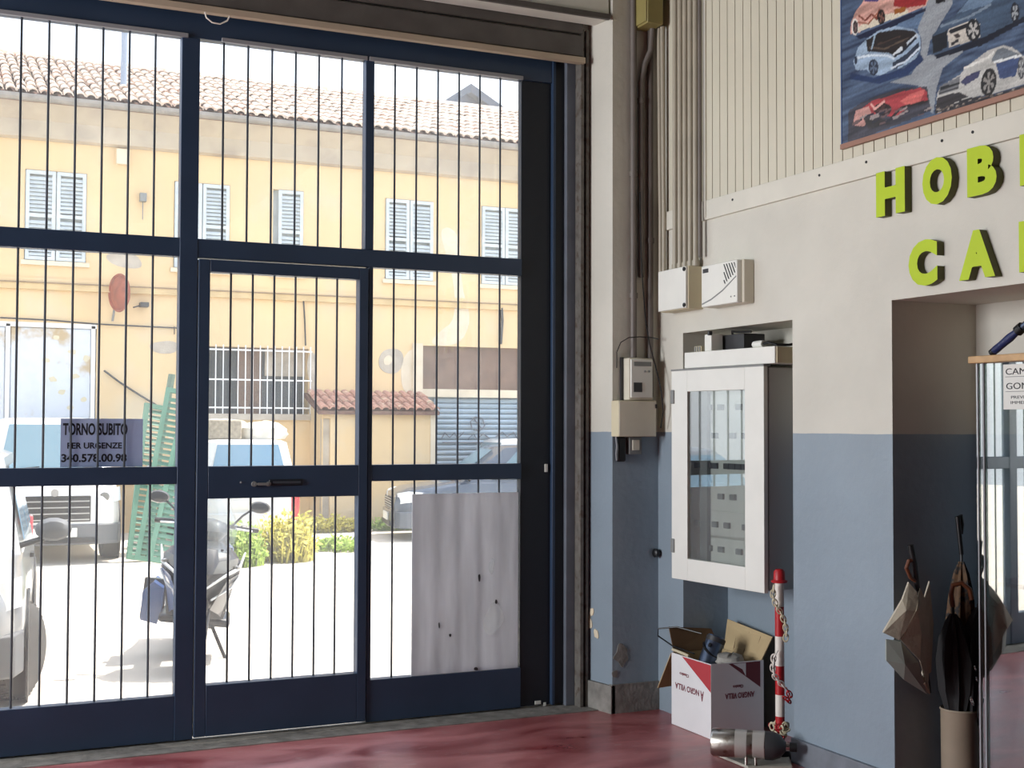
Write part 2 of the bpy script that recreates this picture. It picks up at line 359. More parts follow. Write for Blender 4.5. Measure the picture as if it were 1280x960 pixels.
def struct(name, mb, m, bevel=0, parent=None, smooth=False):
    o = obj(name, mb, m, parent, bevel=bevel, smooth=smooth); o['kind'] = 'structure'; return o
def holes_wall(mb, us, vs, w0, w1, holes, axis):
    """solid wall over us x vs with rectangular holes, thickness w0..w1; axis 'x' or 'y' is the wall's normal"""
    U = sorted(set([us[0], us[1]]+[h[i] for h in holes for i in (0, 1)])); V = sorted(set([vs[0], vs[1]]+[h[i] for h in holes for i in (2, 3)]))
    U = [u for u in U if us[0] <= u <= us[1]]; V = [v for v in V if vs[0] <= v <= vs[1]]
    for i in range(len(U)-1):
        run = None
        for j in range(len(V)-1):
            cu, cv = (U[i]+U[i+1])/2, (V[j]+V[j+1])/2
            solid = not any(h[0] < cu < h[1] and h[2] < cv < h[3] for h in holes)
            if solid and run is None: run = V[j]
            if (not solid or j == len(V)-2) and run is not None:
                top = V[j+1] if solid else V[j]
                if axis == 'y': mb.box(U[i], w0, run, U[i+1], w1, top)
                else: mb.box(w0, U[i], run, w1, U[i+1], top)
                run = None
WALLM = lambda x: Matrix(((0, 0, -1, x), (-1, 0, 0, 0), (0, 1, 0, 0), (0, 0, 0, 1)))   # (u=-y, v=z, w=out) on the right wall
GATEM = lambda y: Matrix(((1, 0, 0, 0), (0, 0, -1, y), (0, 1, 0, 0), (0, 0, 0, 1)))    # (u=x, v=z, w=towards the room)
def text_mb(body, mtx, u0, v0, wid, hgt, depth=0.002, bold=0.0, align_fit=True):
    """lettering fitted to a box at (u0, v0), width wid, cap height hgt, placed by mtx"""
    cu = bpy.data.curves.new('lettering', 'FONT'); cu.body = body; cu.size = 1; cu.extrude = .5; cu.offset = bold; cu.resolution_u = 4
    o = bpy.data.objects.new('lettering', cu); C.objects.link(o)
    dg = bpy.context.evaluated_depsgraph_get(); me = o.evaluated_get(dg).to_mesh()
    vs = [v.co.copy() for v in me.vertices]; fs = [tuple(p.vertices) for p in me.polygons]
    o.evaluated_get(dg).to_mesh_clear(); bpy.data.objects.remove(o); bpy.data.curves.remove(cu)
    x0 = min(v.x for v in vs); x1 = max(v.x for v in vs); y0 = min(v.y for v in vs); y1 = max(v.y for v in vs)
    k = 1
    out = [mtx @ Vector((u0+(v.x-x0)/(x1-x0)*wid, v0+(v.y-y0)/(y1-y0)*hgt, (v.z+.5)*depth)) for v in vs]
    mb = MB(); mb.add(out, fs); return mb
def pix(x, y, X=None, Y=None, Z=None):
    """point where the sight line of photograph pixel (x, y) meets the plane X, Y or Z (for layout)"""
    d = F_+R_*((x-640)/FOC)-U_*((y-480)/FOC); o = Vector((0, 0, EYE))
    t = (X-o.x)/d.x if X is not None else (Y-o.y)/d.y if Y is not None else (Z-o.z)/d.z
    return o+d*t

# ================================================================== SETTING
XW, YP = 3.55, 5.93
b = MB().box(-5, -5, -.2, 4.4, 6.02, 0); floor = struct('floor', b, M['floor'])
b = MB().box(-5, 6.02, -.2, 4.4, 6.45, 0.004); struct('trim_1', b, M['concrete'])
b = MB().box(-5.2, -5.2, 4.2, 4.6, 6.45, 4.4); struct('ceiling', b, M['ceiling'])
b = MB(); holes_wall(b, (-5, YP+.02), (0, 4.2), XW, 4.4, [(4.75, 5.68, 0, 1.99), (2.2, 4.09, 0, 2.02)], 'x')
b.box(3.824, 4.75, 0, 4.4, 5.68, 1.99); b.box(4.0, 2.2, 0, 4.4, 4.09, 2.02)
wall_r = struct('wall_right', b, M['wall'])
b = MB(); holes_wall(b, (-5, 6.45), (0, 4.2), -5.2, -5, [(3.5, 6.0, .75, 3.65)], 'x'); struct('wall_left', b, M['wall'])
b = MB()
for z in (.75, 3.59): b.box(-5.16, 3.5, z, -5.06, 6.0, z+.06)
for y in (3.5, 4.72, 5.94): b.box(-5.16, y, .81, -5.06, y+.06, 3.59)
struct('added_window_1', b, M['navy'])  # frame and opening added out of view, for the fill lamp
b = MB().box(-5.2, -5.2, 0, 4.6, -5, 4.2); struct('wall_back', b, M['backwall'])
b = MB(); b.box(-5, 6.14, 3.58, 3.3, 6.45, 4.2); b.box(-5, 6.14, 0, -.8, 6.45, 3.58)
b.prism([(3.27, YP), (4.4, YP), (4.4, 6.45), (3.2, 6.45), (3.2, 6.2), (3.236, 6.13)], 4.2)
wall_f = struct('wall_front', b, M['wall'])
# plaster fallen off the pillar: thin uneven scabs
def scab(name, px, py, rad, plane, m, parent, sq=1.0, seed=0, n=13):
    rr = random.Random(seed); mtx, (u, v) = plane(px, py)
    poly = []
    for i in range(n):
        a = 2*PI*i/n; k = rad*(0.55+0.6*rr.random()); poly.append((u+k*math.cos(a), v+k*math.sin(a)*sq))
    o = obj(name, MB().prism(soften(poly, 1), .004, mtx), m, parent); return o
def onpil(px, py): p = pix(px, py, Y=YP); return GATEM(YP), (p.x, p.z)
for i, (x, y, r_) in enumerate([(776, 818, .05), (769, 842, .02)]): scab('paint_chip', x, y, r_, onpil, M['concrete'], wall_f, 1.3, i+3)
RM = Matrix(((0.168, 0, -.986, 3.27), (-.986, 0, -.168, YP), (0, 1, 0, 0), (0, 0, 0, 1)))  # splayed reveal (u towards the room)
def onrev(px, py): p = pix(px, py, X=3.255); return RM, (-(p.y-YP), p.z)
for i, (x, y, r_) in enumerate([(740, 778, .035), (747, 792, .022), (743, 765, .02)]): scab('paint_chip', x, y, r_, onrev, M['plasterwhite'], wall_f, 1.3, i+9)
b = MB().prism([(3.262, YP-.012), (3.55, YP-.012), (3.55, YP+.02), (3.262, YP+.02)], .15); b.prism([(3.256, YP-.012), (3.28, YP-.012), (3.24, 6.13), (3.216, 6.13)], .145)
struct('baseboard_front', b, M['concrete'])
b = MB().box(3.532, 4.09, 0, 3.552, 4.75, .11); struct('baseboard_right', b, M['skirt'])
# wooden-look trim board and the cream panelling above it
b = MB().box(3.534, 1.6, 2.547, 3.552, 5.88, 2.645); tb = struct('trim_2', b, M['trim'], bevel=.002)
for y in (5.2, 4.53, 4.22, 3.78, 3.62): obj('screw', MB().lathe([(.006, 0), (.006, .004)], WALLM(3.535) @ Matrix.Translation((-y, 2.61, 0)), 8), M['black'], tb)
b = MB().box(3.549, 1.6, 2.645, 3.553, 5.45, 4.2); pv = struct('trim_3', b, M['gap'])
bw = .067; me = MB().box(3.538, .0025, 2.646, 3.5495, bw-.0025, 4.199).mesh('panel_board', M['pvc'])
y = 5.45-bw
while y > 1.65: link('panel_board', me, pv, (0, y, 0)); y -= bw
b = MB().box(3.53, 5.435, 2.56, 3.552, 5.455, 4.2); struct('trim_4', b, M['trim'])
b = MB().box(3.541, 5.49, 2.645, 3.552, 5.8, 4.2); struct('trim_5', b, M['pvc'])

# ================================================================== ROLLING SHUTTER over the gate
t = thing('rolling_shutter', 'rolled-up dark slatted shutter with a beige bottom bar above the glazed gate', 'shutter', (1.2, 6.1, 3.47))
b = MB().box(-.8, 6.085, 3.468, 3.19, 6.125, 3.502); obj('bottom_bar', b, M['slatstrip'], t, bevel=.004)
obj('slat', MB().box(-.8, 6.095, 3.506, 3.18, 6.125, 3.622), M['slat'], t, bevel=.006)
obj('slat', MB().box(-.8, 6.095, 3.632, 3.18, 6.125, 3.70), M['slat'], t, bevel=.006)
obj('cassette', MB().box(-.8, 5.945, 3.682, 3.255, 6.09, 4.19), M['cassette'], t, bevel=.004)
obj('cassette_strip', MB().box(-.8, 5.925, 3.672, 3.252, 5.945, 3.70), M['slat'], t)
obj('cord', MB().tube([(pix(x, y, Y=6.07)) for x, y in ((256, 15), (258, 22), (265, 28), (275, 30), (284, 26), (287, 20))], .0035, 6), M['whitepl'], t, True)
t = thing('shutter_guide', 'rusty steel channel guiding the shutter beside the light pillar', 'rail', (3.19, 6.13, 0))
obj('flange', MB().box(3.172, 6.105, 0, 3.19, 6.185, 3.66), M['rust'], t)
obj('slot', MB().box(3.19, 6.15, 0, 3.2, 6.185, 3.66), M['blackmetal'], t)
obj('flange', MB().box(3.206, 6.11, 0, 3.222, 6.148, 3.66), M['rust'], t)

# ================================================================== GLAZED GATE with its wicket door
t = gate = thing('glazed_gate', 'navy steel gate of barred glass panes filling the opening', 'gate', (1.2, 6.23, 0))
def member(name, x0, z0, x1, z1, y0=6.2, y1=6.26, parent=gate, m='navy', bevel=.003):
    return obj(name, MB().box(x0, y0, z0, x1, y1, z1), M[m], parent, bevel=bevel)
member('rail', -.8, 3.372, 3.06, 3.60); member('rail', -.8, 2.31, 2.866, 2.40)
member('rail', -.8, 1.222, 1.062, 1.305); member('rail', 2.032, 1.222, 2.866, 1.305)
member('bottom_rail', -.8, .012, 1.062, .222); member('bottom_rail', 2.008, .012, 2.866, .222)
member('mullion', .140, .012, .222, 3.372, y0=6.198, y1=6.262); member('mullion', 1.062, .012, 1.148, 3.372, y0=6.198, y1=6.262)
member('mullion', 1.986, 2.40, 2.032, 3.372); member('mullion', 2.008, .222, 2.032, 2.31)
member('stile', -.8, .012, -.7, 3.372)
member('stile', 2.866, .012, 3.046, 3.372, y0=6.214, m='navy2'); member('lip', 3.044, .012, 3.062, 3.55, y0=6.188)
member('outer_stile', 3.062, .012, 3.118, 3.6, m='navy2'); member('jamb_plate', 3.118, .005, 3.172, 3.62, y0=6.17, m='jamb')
member('bolt', *[pix(*q, Y=6.21).x if i % 2 == 0 else pix(*q, Y=6.21).z for i, q in enumerate([(681, 590), (681, 590), (684, 580), (684, 580)])], y0=6.205, y1=6.216, m='white', bevel=0)
for (px, py, w_) in ((672, 878, .017), (680.5, 880, .007)): q = pix(px, py, Y=6.2); member('reflector', q.x-w_, q.z-.009, q.x+w_, q.z+.009, y0=6.195, y1=6.2, m='white', bevel=0)  # white bits painted in for the light spot at the lock hole
for x0, x1 in ((.222, 1.09), (1.25, 1.99), (2.0, 2.866)): member('sealing_strip', x0, 3.367, x1, 3.388, y0=6.188, y1=6.2, m='seal', bevel=.002)
ROD = {}
def rod(h):
    k = round(h, 3)
    if k not in ROD: ROD[k] = MB().lathe([(.0056, 0), (.0056, h)], None, 8).mesh('bar', M['bar'], True)
    return ROD[k]
def bay(x0, z0, x1, z1, parent, fr=True, nb=6):
    obj('glass_pane', MB().box(x0-.008, 6.243, z0-.008, x1+.008, 6.247, z1+.008), M['pane'], parent)
    for i in range(nb):
        o = link('bar', rod(z1-z0+.02), parent, (x0+(x1-x0)*(i+1)/(nb+1), 6.227, z0-.01))
        if parent.parent is None: o.location -= parent.location
for c0, c1 in ((-.70, .14), (.222, 1.062)):
    for z0, z1 in ((2.40, 3.372), (1.305, 2.31), (.222, 1.222)): bay(c0, z0, c1, z1, gate)
bay(1.148, 2.40, 1.986, 3.372, gate); bay(2.032, 2.40, 2.866, 3.372, gate); bay(2.032, 1.305, 2.866, 2.31, gate); bay(2.032, .222, 2.866, 1.222, gate)
# wicket door: a part of the gate, hung in its middle
b = MB(); b.box(1.152, 6.19, .02, 1.207, 6.255, 2.302); b.box(1.957, 6.19, .02, 2.004, 6.255, 2.302)
b.box(1.207, 6.19, 2.243, 1.957, 6.255, 2.302); b.box(1.207, 6.19, 1.15, 1.957, 6.255, 1.305); b.box(1.207, 6.19, .02, 1.957, 6.255, .262)
wd = obj('wicket_door', b, M['navy'], gate, bevel=.003)
bay(1.207, 1.305, 1.957, 2.243, wd); bay(1.207, .262, 1.957, 1.15, wd)
p = pix(358, 603, Y=6.18); obj('letter_slot', MB().box(p.x-.085, 6.182, p.z-.016, p.x+.085, 6.191, p.z+.016), M['navy2'], wd, bevel=.006)
obj('letter_flap', MB().box(p.x-.066, 6.178, p.z-.005, p.x+.072, 6.184, p.z+.006), M['bar'], wd)
p = pix(328, 605, Y=6.18); b = MB().lathe([(.013, 0), (.013, .012)], GATEM(6.19) @ Matrix.Translation((p.x-.04, p.z, 0)), 12); b.box(p.x-.022, 6.168, p.z-.006, p.x+.03, 6.182, p.z+.006); b.lathe([(.012, 0), (.012, .006)], GATEM(6.182) @ Matrix.Translation((p.x+.03, p.z, 0)), 10)
b.box(p.x-.04, 6.17, p.z-.004, p.x-.02, 6.19, p.z+.004); obj('lock', b, M['grey'], wd, True)
obj('rivet', MB().lathe([(.005, 0), (.004, .005)], GATEM(6.19) @ Matrix.Translation((pix(301, 603, Y=6.19).x, pix(301, 603, Y=6.19).z, 0)), 8), M['seal'], wd)

# sign and plastic sheet on the gate
t = thing('paper_sign', 'bluish grey notice with dark lettering taped behind bars of the left pane', 'sign', (.72, 6.236, 1.31))
pa = pix(76, 523, Y=6.236); pb = pix(178, 583, Y=6.236); sx0, sx1, sz0, sz1 = pa.x, pb.x, pb.z, pa.z
M['signpaper'] = sheet_mat('grey_notice_paper', .5, (172, 182, 204), (186, 194, 212))
obj('notice', MB().box(sx0, 6.2352, sz0, sx1, 6.2385, sz1), M['signpaper'], t)
def signline(body, x0, x1, y0, y1, bold):
    a = pix(x0, y1, Y=6.235); c = pix(x1, y0, Y=6.235)
    obj('lettering', text_mb(body, GATEM(6.2353), a.x, a.z, c.x-a.x, c.z-a.z, .0012, bold), M['ink'], t)
signline('TORNO SUBITO', 78.5, 159.5, 529, 544, .03); signline('PER URGENZE', 84, 152.5, 553, 561, .03); signline('340.578.00.98', 76.5, 158.5, 567, 578, .03)
t = thing('plastic_sheet', 'milky grey plastic sheet propped against the lower right pane of the gate', 'sheet', (2.55, 6.208, .23))
obj('panel', MB().box(2.252, 6.2055, .2235, 2.851, 6.2125, 1.152), M['sheet'], t, bevel=.001)
M['glue'] = glass('glue', haze=.12)
def onsheet(px, py): p = pix(px, py, Y=6.205); return GATEM(6.2055), (p.x, p.z)
for i, (x, y, r_, q) in enumerate([(617, 775, .06, 1.5), (615, 708, .02, 2.6)]): scab('glue_mark', x, y, r_, onsheet, M['tarp'], t, q, i+20, 11).data.materials[0] = M['glue']
for i, (x, y, r_, q) in enumerate([(599, 722, .008, 4), (549, 782, .006, 4), (563, 794, .008, 1.4), (620, 752, .008, 1.5), (595, 836, .012, .8)]): scab('stain', x, y, r_, onsheet, M['dgrey'], t, q, i+30, 7)

# ================================================================== PIPES AND BOXES by the pillar
t = thing('junction_box', 'olive square junction box high in the corner above the pillar', 'box', (3.45, 5.85, 3.635))
obj('body', MB().box(3.40, 5.785, 3.635, 3.495, 5.93, 3.95), M['bakelite'], t, bevel=.004); obj('lid', MB().box(3.392, 5.79, 3.645, 3.40, 5.925, 3.94), M['bakelite'], t, bevel=.002)
def pipe(name, pts, r, m, label, group=None, clips=()):
    p0 = min(pts, key=lambda q: q[2]); t = thing(name, label, 'pipe', p0, 0, group)
    obj('tube', MB().tube(pts, r, 12), M[m], t, True)
    for z in clips: obj('clip', MB().lathe([(r*1.25, z-.014), (r*1.25, z+.014)], Matrix.Translation((p0[0], p0[1], 0)), 12), M[m], t, True)
ordn = ['leftmost', 'second from left', 'middle', 'fourth from left', 'rightmost']
for i in range(5):
    y = 5.70-i*.049
    pipe('conduit', [(3.517, y, 2.29), (3.517, y, 4.2)], .0155, 'pvcpipe', 'beige vertical conduit, '+ordn[i]+' of the five entering the grey box', 'conduits above the grey junction box', (2.335,))
pipe('conduit', [(3.512, 5.458, 2.36), (3.512, 5.458, 4.2)], .010, 'gpipe', 'thin dark pipe along the edge of the ribbed cream panelling')
for i, (x, y, z0, z1) in enumerate([(3.535, 5.862, 2.23, 3.64), (3.535, 5.828, 2.26, 3.64)]):
    pipe('conduit', [(x-.01, y, z0), (x-.01, y, 2.66), (x-.012, y, 2.75), (x-.02, y, z1)], .012, 'pvcpipe', ['light conduit in the corner below the olive box, nearer the pillar', 'light conduit in the corner below the olive box, farther from the pillar'][i], 'conduits below the olive box')
pipe('conduit', [(3.385, 5.908, 1.87), (3.385, 5.908, 4.2)], .018, 'gpipe', 'dark grey pipe down the pillar to the electricity meter', None, (2.2, 2.85))
pipe('conduit', [(3.432, 5.91, 2.3), (3.432, 5.91, 3.35), (3.45, 5.9, 3.45), (3.475, 5.88, 3.52), (3.48, 5.87, 3.64)], .016, 'gpipe', 'dark pipe bending from the pillar up into the olive box', None, (3.25,))
pipe('conduit', [(3.49, 5.912, 1.66), (3.49, 5.912, 4.2)], .017, 'gpipe', 'grey pipe in the inner corner behind the dangling black cable', None, (2.5,))

t = thing('electricity_meter', 'white electricity meter with display on the dark pillar face', 'meter', (3.4, 5.89, 1.645))
obj('body', MB().box(3.33, 5.86, 1.643, 3.474, 5.93, 1.865), M['offwhite'], t, bevel=.006); obj('cover', MB().box(3.337, 5.848, 1.655, 3.468, 5.861, 1.858), M['white'], t, bevel=.004)
obj('display', MB().box(3.353, 5.845, 1.822, 3.458, 5.8485, 1.845), M['grey'], t); obj('window', MB().box(3.352, 5.845, 1.685, 3.402, 5.8485, 1.735), M['dgrey'], t)
for i, x in enumerate((3.42, 3.445)): obj('button', MB().lathe([(.006, 0), (.005, .004)], GATEM(5.848) @ Matrix.Translation((x, 1.795, 0)), 8), M['grey'], t)
obj('bracket', MB().box(3.315, 5.915, 1.63, 3.33, 5.93, 1.87), M['dgrey'], t)
t = thing('meter_box', 'beige box with a cream left side under the electricity meter', 'box', (3.38, 5.89, 1.45))
obj('body', MB().box(3.262, 5.852, 1.45, 3.492, 5.93, 1.64), M['cream'], t, bevel=.004); obj('lid', MB().box(3.266, 5.848, 1.454, 3.488, 5.853, 1.636), M['offwhite'], t, bevel=.001)
obj('latch', MB().box(3.482, 5.843, 1.6, 3.492, 5.849, 1.622), M['black'], t)
t = thing('light_switch', 'small grey switch box just below the beige meter box', 'switch', (3.41, 5.91, 1.36))
a = pix(786, 568, Y=5.9); c = pix(802, 547, Y=5.9)
obj('body', MB().box(a.x, 5.895, a.z, c.x, 5.93, 1.449), M['grey'], t, bevel=.004); obj('rocker', MB().box(a.x+.018, 5.889, a.z+.022, c.x-.018, 5.896, c.z-.012), M['offwhite'], t, bevel=.002)
t = thing('glove', 'black pouch with a pale cord hanging under the beige meter box', 'pouch', (3.3, 5.91, 1.31))
obj('pouch', MB().box(3.285, 5.895, 1.318, 3.335, 5.93, 1.449), M['black'], t, bevel=.01); obj('cord', MB().tube([(3.275, 5.9, 1.449), (3.277, 5.895, 1.40), (3.273, 5.895, 1.36), (3.276, 5.895, 1.325)], .004, 6), M['seal'], t, True)
def cable(label, pts, r, cat='cable'):
    t = obj('cable', MB().tube(pts, r, 6), M['black'], None, True); tag(t, label, cat); return t
P = lambda x, y, Y=5.88: tuple(pix(x, y, Y=Y))
cable('thin black cable dangling down the corner past the meter', [P(800, 240), P(801, 300), P(803, 350), P(807, 400), P(812, 430), P(820, 460, 5.84), P(827, 490, 5.8), P(829, 515, 5.8), P(826, 535, 5.83)], .0035)
cable('thin black cable arching over the top of the electricity meter', [P(771, 460, 5.92), P(771, 440, 5.92), P(776, 428), P(786, 422), P(800, 421), P(815, 422), P(823, 424, 5.84)], .0028)
t = thing('round_knob', 'small black knob on the wall left of the electrical cabinet', 'knob', tuple(pix(825, 691, X=3.53)))  # plain knob fixed to the wall
q = pix(825, 691, X=3.549); obj('knob_body', MB().lathe([(.012, 0), (.012, .012), (.022, .016), (.024, .034), (.016, .04)], WALLM(3.55) @ Matrix.Translation((-q.y, q.z, 0)), 12), M['black'], t, True)

t = thing('junction_box', 'white square junction box with dark sides below the five conduits', 'box', (3.5, 5.63, 2.1))
obj('body', MB().box(3.462, 5.488, 2.1, 3.55, 5.765, 2.318), M['cream'], t, bevel=.004); obj('lid', MB().box(3.448, 5.492, 2.104, 3.463, 5.76, 2.314), M['white'], t, bevel=.003)
for z in (2.118, 2.3): obj('screw', MB().lathe([(.011, 0), (.011, .006)], WALLM(3.449) @ Matrix.Translation((-5.503, z, 0)), 10), M['black'], t)
t = thing('alarm_box', 'white alarm box with diagonal slots beside the square junction box', 'box', (3.5, 5.2, 2.09))
obj('body', MB().box(3.49, 5.045, 2.092, 3.55, 5.365, 2.3), M['offwhite'], t, bevel=.006)
cv = obj('cover', MB().box(3.462, 5.06, 2.094, 3.49, 5.368, 2.298), M['white'], t, bevel=.004)
W = WALLM(3.462)
cre = lambda u: 2.165+(u+5.18)*.5
for k in range(8):   # diagonal slots cut off along the crease
    u0, z0 = (-5.172, 2.287-.0385*(3-k)) if k < 3 else (-5.172+(k-3)*.0215, 2.287); pts_ = []
    u, z = u0, z0
    while u < -5.072 and z > cre(u)+.022: u += .002; z -= .0036
    if u-u0 > .006: obj('slot', MB().prism([(u0, z0), (u0+.007, z0), (u+.007 if u < -5.075 else u, z), (u, z)], .002, W), M['dgrey'], cv)
obj('label', MB().prism([(-5.352, 2.262), (-5.305, 2.262), (-5.305, 2.282), (-5.352, 2.282)], .002, W), M['dgrey'], t)
arc = [(-5.362, 2.112), (-5.28, 2.13), (-5.18, 2.165), (-5.066, 2.222), (-5.066, 2.216), (-5.18, 2.158), (-5.28, 2.123), (-5.36, 2.106)]
obj('crease', MB().prism(arc, .0015, W), M['grey'], t)
for u in (-5.11, -5.08): obj('lamp', MB().lathe([(.004, 0), (.003, .003)], W @ Matrix.Translation((u, 2.125, 0)), 8), M['grey'], t)

# ================================================================== ELECTRICAL CABINET in the recess
CR = math.radians(6.4)   # the cabinet stands a little skewed in its recess
t = thing('electrical_cabinet', 'white wall cabinet with glass door showing switch rows, set skewed in the recess', 'cabinet', (3.437, 5.61, .74), CR)
b = MB(); b.box(3.472, 4.922, .742, 3.72, 4.935, 1.782); b.box(3.472, 5.595, .742, 3.72, 5.608, 1.782); b.box(3.472, 4.935, .742, 3.72, 5.595, .756); b.box(3.472, 4.935, 1.768, 3.72, 5.595, 1.782); b.box(3.70, 4.935, .756, 3.72, 5.595, 1.768)
obj('body', b, M['cabgrey'], t, bevel=.002)
b = MB(); y0, y1, z0, z1 = 4.918, 5.61, .734, 1.79; g0, g1, gz0, gz1 = 5.051, 5.483, .843, 1.68
b.box(3.437, y0, z0, 3.462, g0, z1); b.box(3.437, g1, z0, 3.462, y1, z1); b.box(3.437, g0, z0, 3.462, g1, gz0); b.box(3.437, g0, gz1, 3.462, g1, z1)
dr = obj('door', b, M['white'], t, bevel=.002)
obj('glass_pane', MB().box(3.447, g0-.004, gz0-.004, 3.451, g1+.004, gz1+.004), M['cabglass'], dr)
obj('gasket', MB().box(3.462, 4.926, .745, 3.472, 4.95, 1.78), M['black'], t)
for z in (1.655, .90): obj('hinge', MB().box(3.43, 5.585, z-.035, 3.438, 5.612, z+.035), M['grey'], dr, bevel=.003)
obj('top_lip', MB().box(3.433, 4.914, 1.786, 3.475, 5.61, 1.795), M['grey'], t)
obj('mounting_plate', MB().box(3.53, 4.94, .77, 3.54, 5.58, 1.755), M['white'], t)
for r, z in enumerate((1.60, 1.46, 1.31, 1.16, 1.02, .90)):
    rl = obj('rail_cover', MB().box(3.519, 4.97, z-.066, 3.53, 5.55, z+.066), M['white'], t)
    for k in range(12):
        if (k*7+r*3) % 5 > (0 if r == 2 else 2): obj('breaker', MB().box(3.505, 4.98+k*.045, z-.014, 3.5195, 5.018+k*.045, z+.014), M['dgrey'] if r == 2 else M['grey'], rl)
obj('wiring_duct', MB().box(3.495, 5.40, .79, 3.519, 5.455, 1.73), M['grey'], t)
tr = thing('casing', 'long white casing lying on top of the electrical cabinet', 'casing', (3.455, 5.515, 1.797), CR)
cs_ = obj('cover_strip', MB().box(3.455, 4.852, 1.797, 3.70, 5.515, 1.877), M['white'], tr, bevel=.003)
obj('end_cap', MB().box(3.465, 4.846, 1.80, 3.69, 4.853, 1.874), M['cream'], tr)
t = thing('socket_box', 'small white socket standing on the long casing over the cabinet', 'socket', (3.53, 5.34, 1.877))
obj('body', MB().box(3.49, 5.325, 1.877, 3.56, 5.385, 1.962), M['white'], t, bevel=.004); obj('plug', MB().lathe([(.012, 0), (.012, .02)], Matrix.Translation((3.49, 5.335, 1.955)), 10), M['black'], t)
t = thing('transformer', 'dark transformer behind the small white socket over the cabinet', 'transformer', (3.62, 5.3, 1.877))
obj('body', MB().box(3.575, 5.17, 1.877, 3.70, 5.39, 1.958), M['dgrey'], t, bevel=.004); obj('cable', MB().tube([(3.6, 5.3, 1.958), (3.57, 5.26, 1.972), (3.56, 5.2, 1.965), (3.57, 5.1, 1.96)], .006, 6), M['black'], t, True)
t = thing('terminal_block', 'small ribbed terminal block at the far end of the casing', 'block', (3.5, 5.45, 1.877))
obj('body', MB().box(3.49, 5.415, 1.877, 3.53, 5.48, 1.908), M['cream'], t, bevel=.003)
for k in range(3): obj('rib', MB().box(3.486, 5.42+k*.02, 1.88, 3.49, 5.43+k*.02, 1.905), M['grey'], t)
t = thing('connector', 'white connector with a black lead on the near end of the casing', 'connector', (3.56, 4.98, 1.877))
obj('body', MB().lathe([(.016, 0), (.018, .03), (.016, .075)], Matrix.Translation((3.56, 4.985, 1.895)) @ Euler((math.radians(-90), 0, 0)).to_matrix().to_4x4(), 12), M['white'], t, True)
obj('lead', MB().tube([(3.56, 4.985, 1.895), (3.562, 4.95, 1.90), (3.575, 4.90, 1.886), (3.63, 4.885, 1.886), (3.70, 4.88, 1.90)], .007, 6), M['black'], t, True)

# ================================================================== THINGS ON THE FLOOR by the recess
t = thing('carton', 'white open wine carton with red corners and upside-down print', 'box', (3.58, 5.42, 0))
x0, x1, y0, y1, h = 3.43, 3.735, 5.24, 5.60, .36
obj('left_wall', MB().box(x0, y0, .002, x0+.006, y1, h), M['cartonwhite'], t); obj('front_wall', MB().box(x0+.006, y0, .002, x1, y0+.006, h), M['cartonwhite'], t)
obj('back_wall', MB().box(x0+.006, y1-.006, .002, x1, y1, h), M['carton'], t); obj('right_wall', MB().box(x1-.006, y0+.006, .002, x1, y1-.006, h), M['carton'], t)
obj('bottom', MB().box(x0+.006, y0+.006, .002, x1-.006, y1-.006, .008), M['carton'], t)
obj('flap', MB().quad((x0+.01, y1-.002, h), (x1-.02, y1-.002, h), (x1-.05, y1+.03, h+.10), (x0+.0, y1+.03, h+.125), .005), M['cartondark'], t)
fl = obj('flap', MB().quad((x1, y1-.02, h), (x1, y0+.01, h), (x1+.05, y0-.01, h+.11), (x1+.03, y1-.01, h+.15), .005), M['carton'], t)
for k in range(3):
    a = .27*(k+.9); q0 = Vector((x1-.001, y1-.02-a*.33, h)); q1 = Vector((x1+.029+.02*a, y1-.02-a*.34, h+.148-.04*a))
    obj('crease', MB().tube([q0, q1], .003, 5), M['cartondark'], fl)
obj('flap', MB().quad((x0+.004, y1+.012, h-.01), (x0+.17, y1+.012, h-.01), (x0+.17, y1+.11, h-.19), (x0-.012, y1+.115, h-.20), .005), M['carton'], t)
WB = WALLM(x0); GB = GATEM(y0)
obj('red_corner', MB().prism([(-y1+.10, h-.004), (-y0-.001, h-.004), (-y0-.001, h-.135)], .001, WB), M['cartonred'], t)
obj('maroon_corner', MB().prism([(x0+.10, h-.004), (x1-.02, h-.004), (x1-.02, h-.13)], .001, GB), M['cartonmaroon'], t)
obj('plain_corner', MB().prism([(x0+.125, h-.006), (x1-.105, h-.006), (x1-.105, h-.07), (x0+.18, h-.036)], .0016, GB), M['cartonwhite'], t)
def upside(mtx, uc, vc): return mtx @ Matrix.Translation((uc, vc, 0)) @ Matrix.Rotation(PI, 4, 'Z')
def cart_text(body, mtx, uc, vc, wd_, hg): obj('print', text_mb(body, upside(mtx, uc, vc), -wd_/2, -hg/2, wd_, hg, .0012, .025), M['inkred'], t)
cart_text('NGRO VILLA', WB, -5.455, .203, .22, .03); cart_text('A', WB, -5.318, .193, .03, .05); cart_text('Classico', WB, -5.48, .268, .085, .016)
cart_text('ANGRO VILLA', GB, x0+.165, .20, .17, .028); cart_text('Classico', GB, x0+.155, .243, .06, .016)
t = thing('metal_canister', 'blue-grey metal canister with black strap sticking up from the carton', 'canister', (3.52, 5.42, .3))
AX = Matrix.Translation((3.50, 5.42, .27)) @ Euler((math.radians(0), math.radians(24), 0)).to_matrix().to_4x4()
obj('body', MB().lathe([(.047, 0), (.047, .195), (.043, .205), (.0, .208)], AX, 24), M['bluemetal'], t, True)
obj('collar', MB().lathe([(.049, .175), (.049, .198)], AX, 24), M['dgrey'], t, True)
obj('hole', MB().lathe([(.011, 0), (.011, .004)], AX @ Matrix.Translation((-.040, -.028, .15)) @ Euler((0, math.radians(-90), 0)).to_matrix().to_4x4(), 10), M['black'], t)
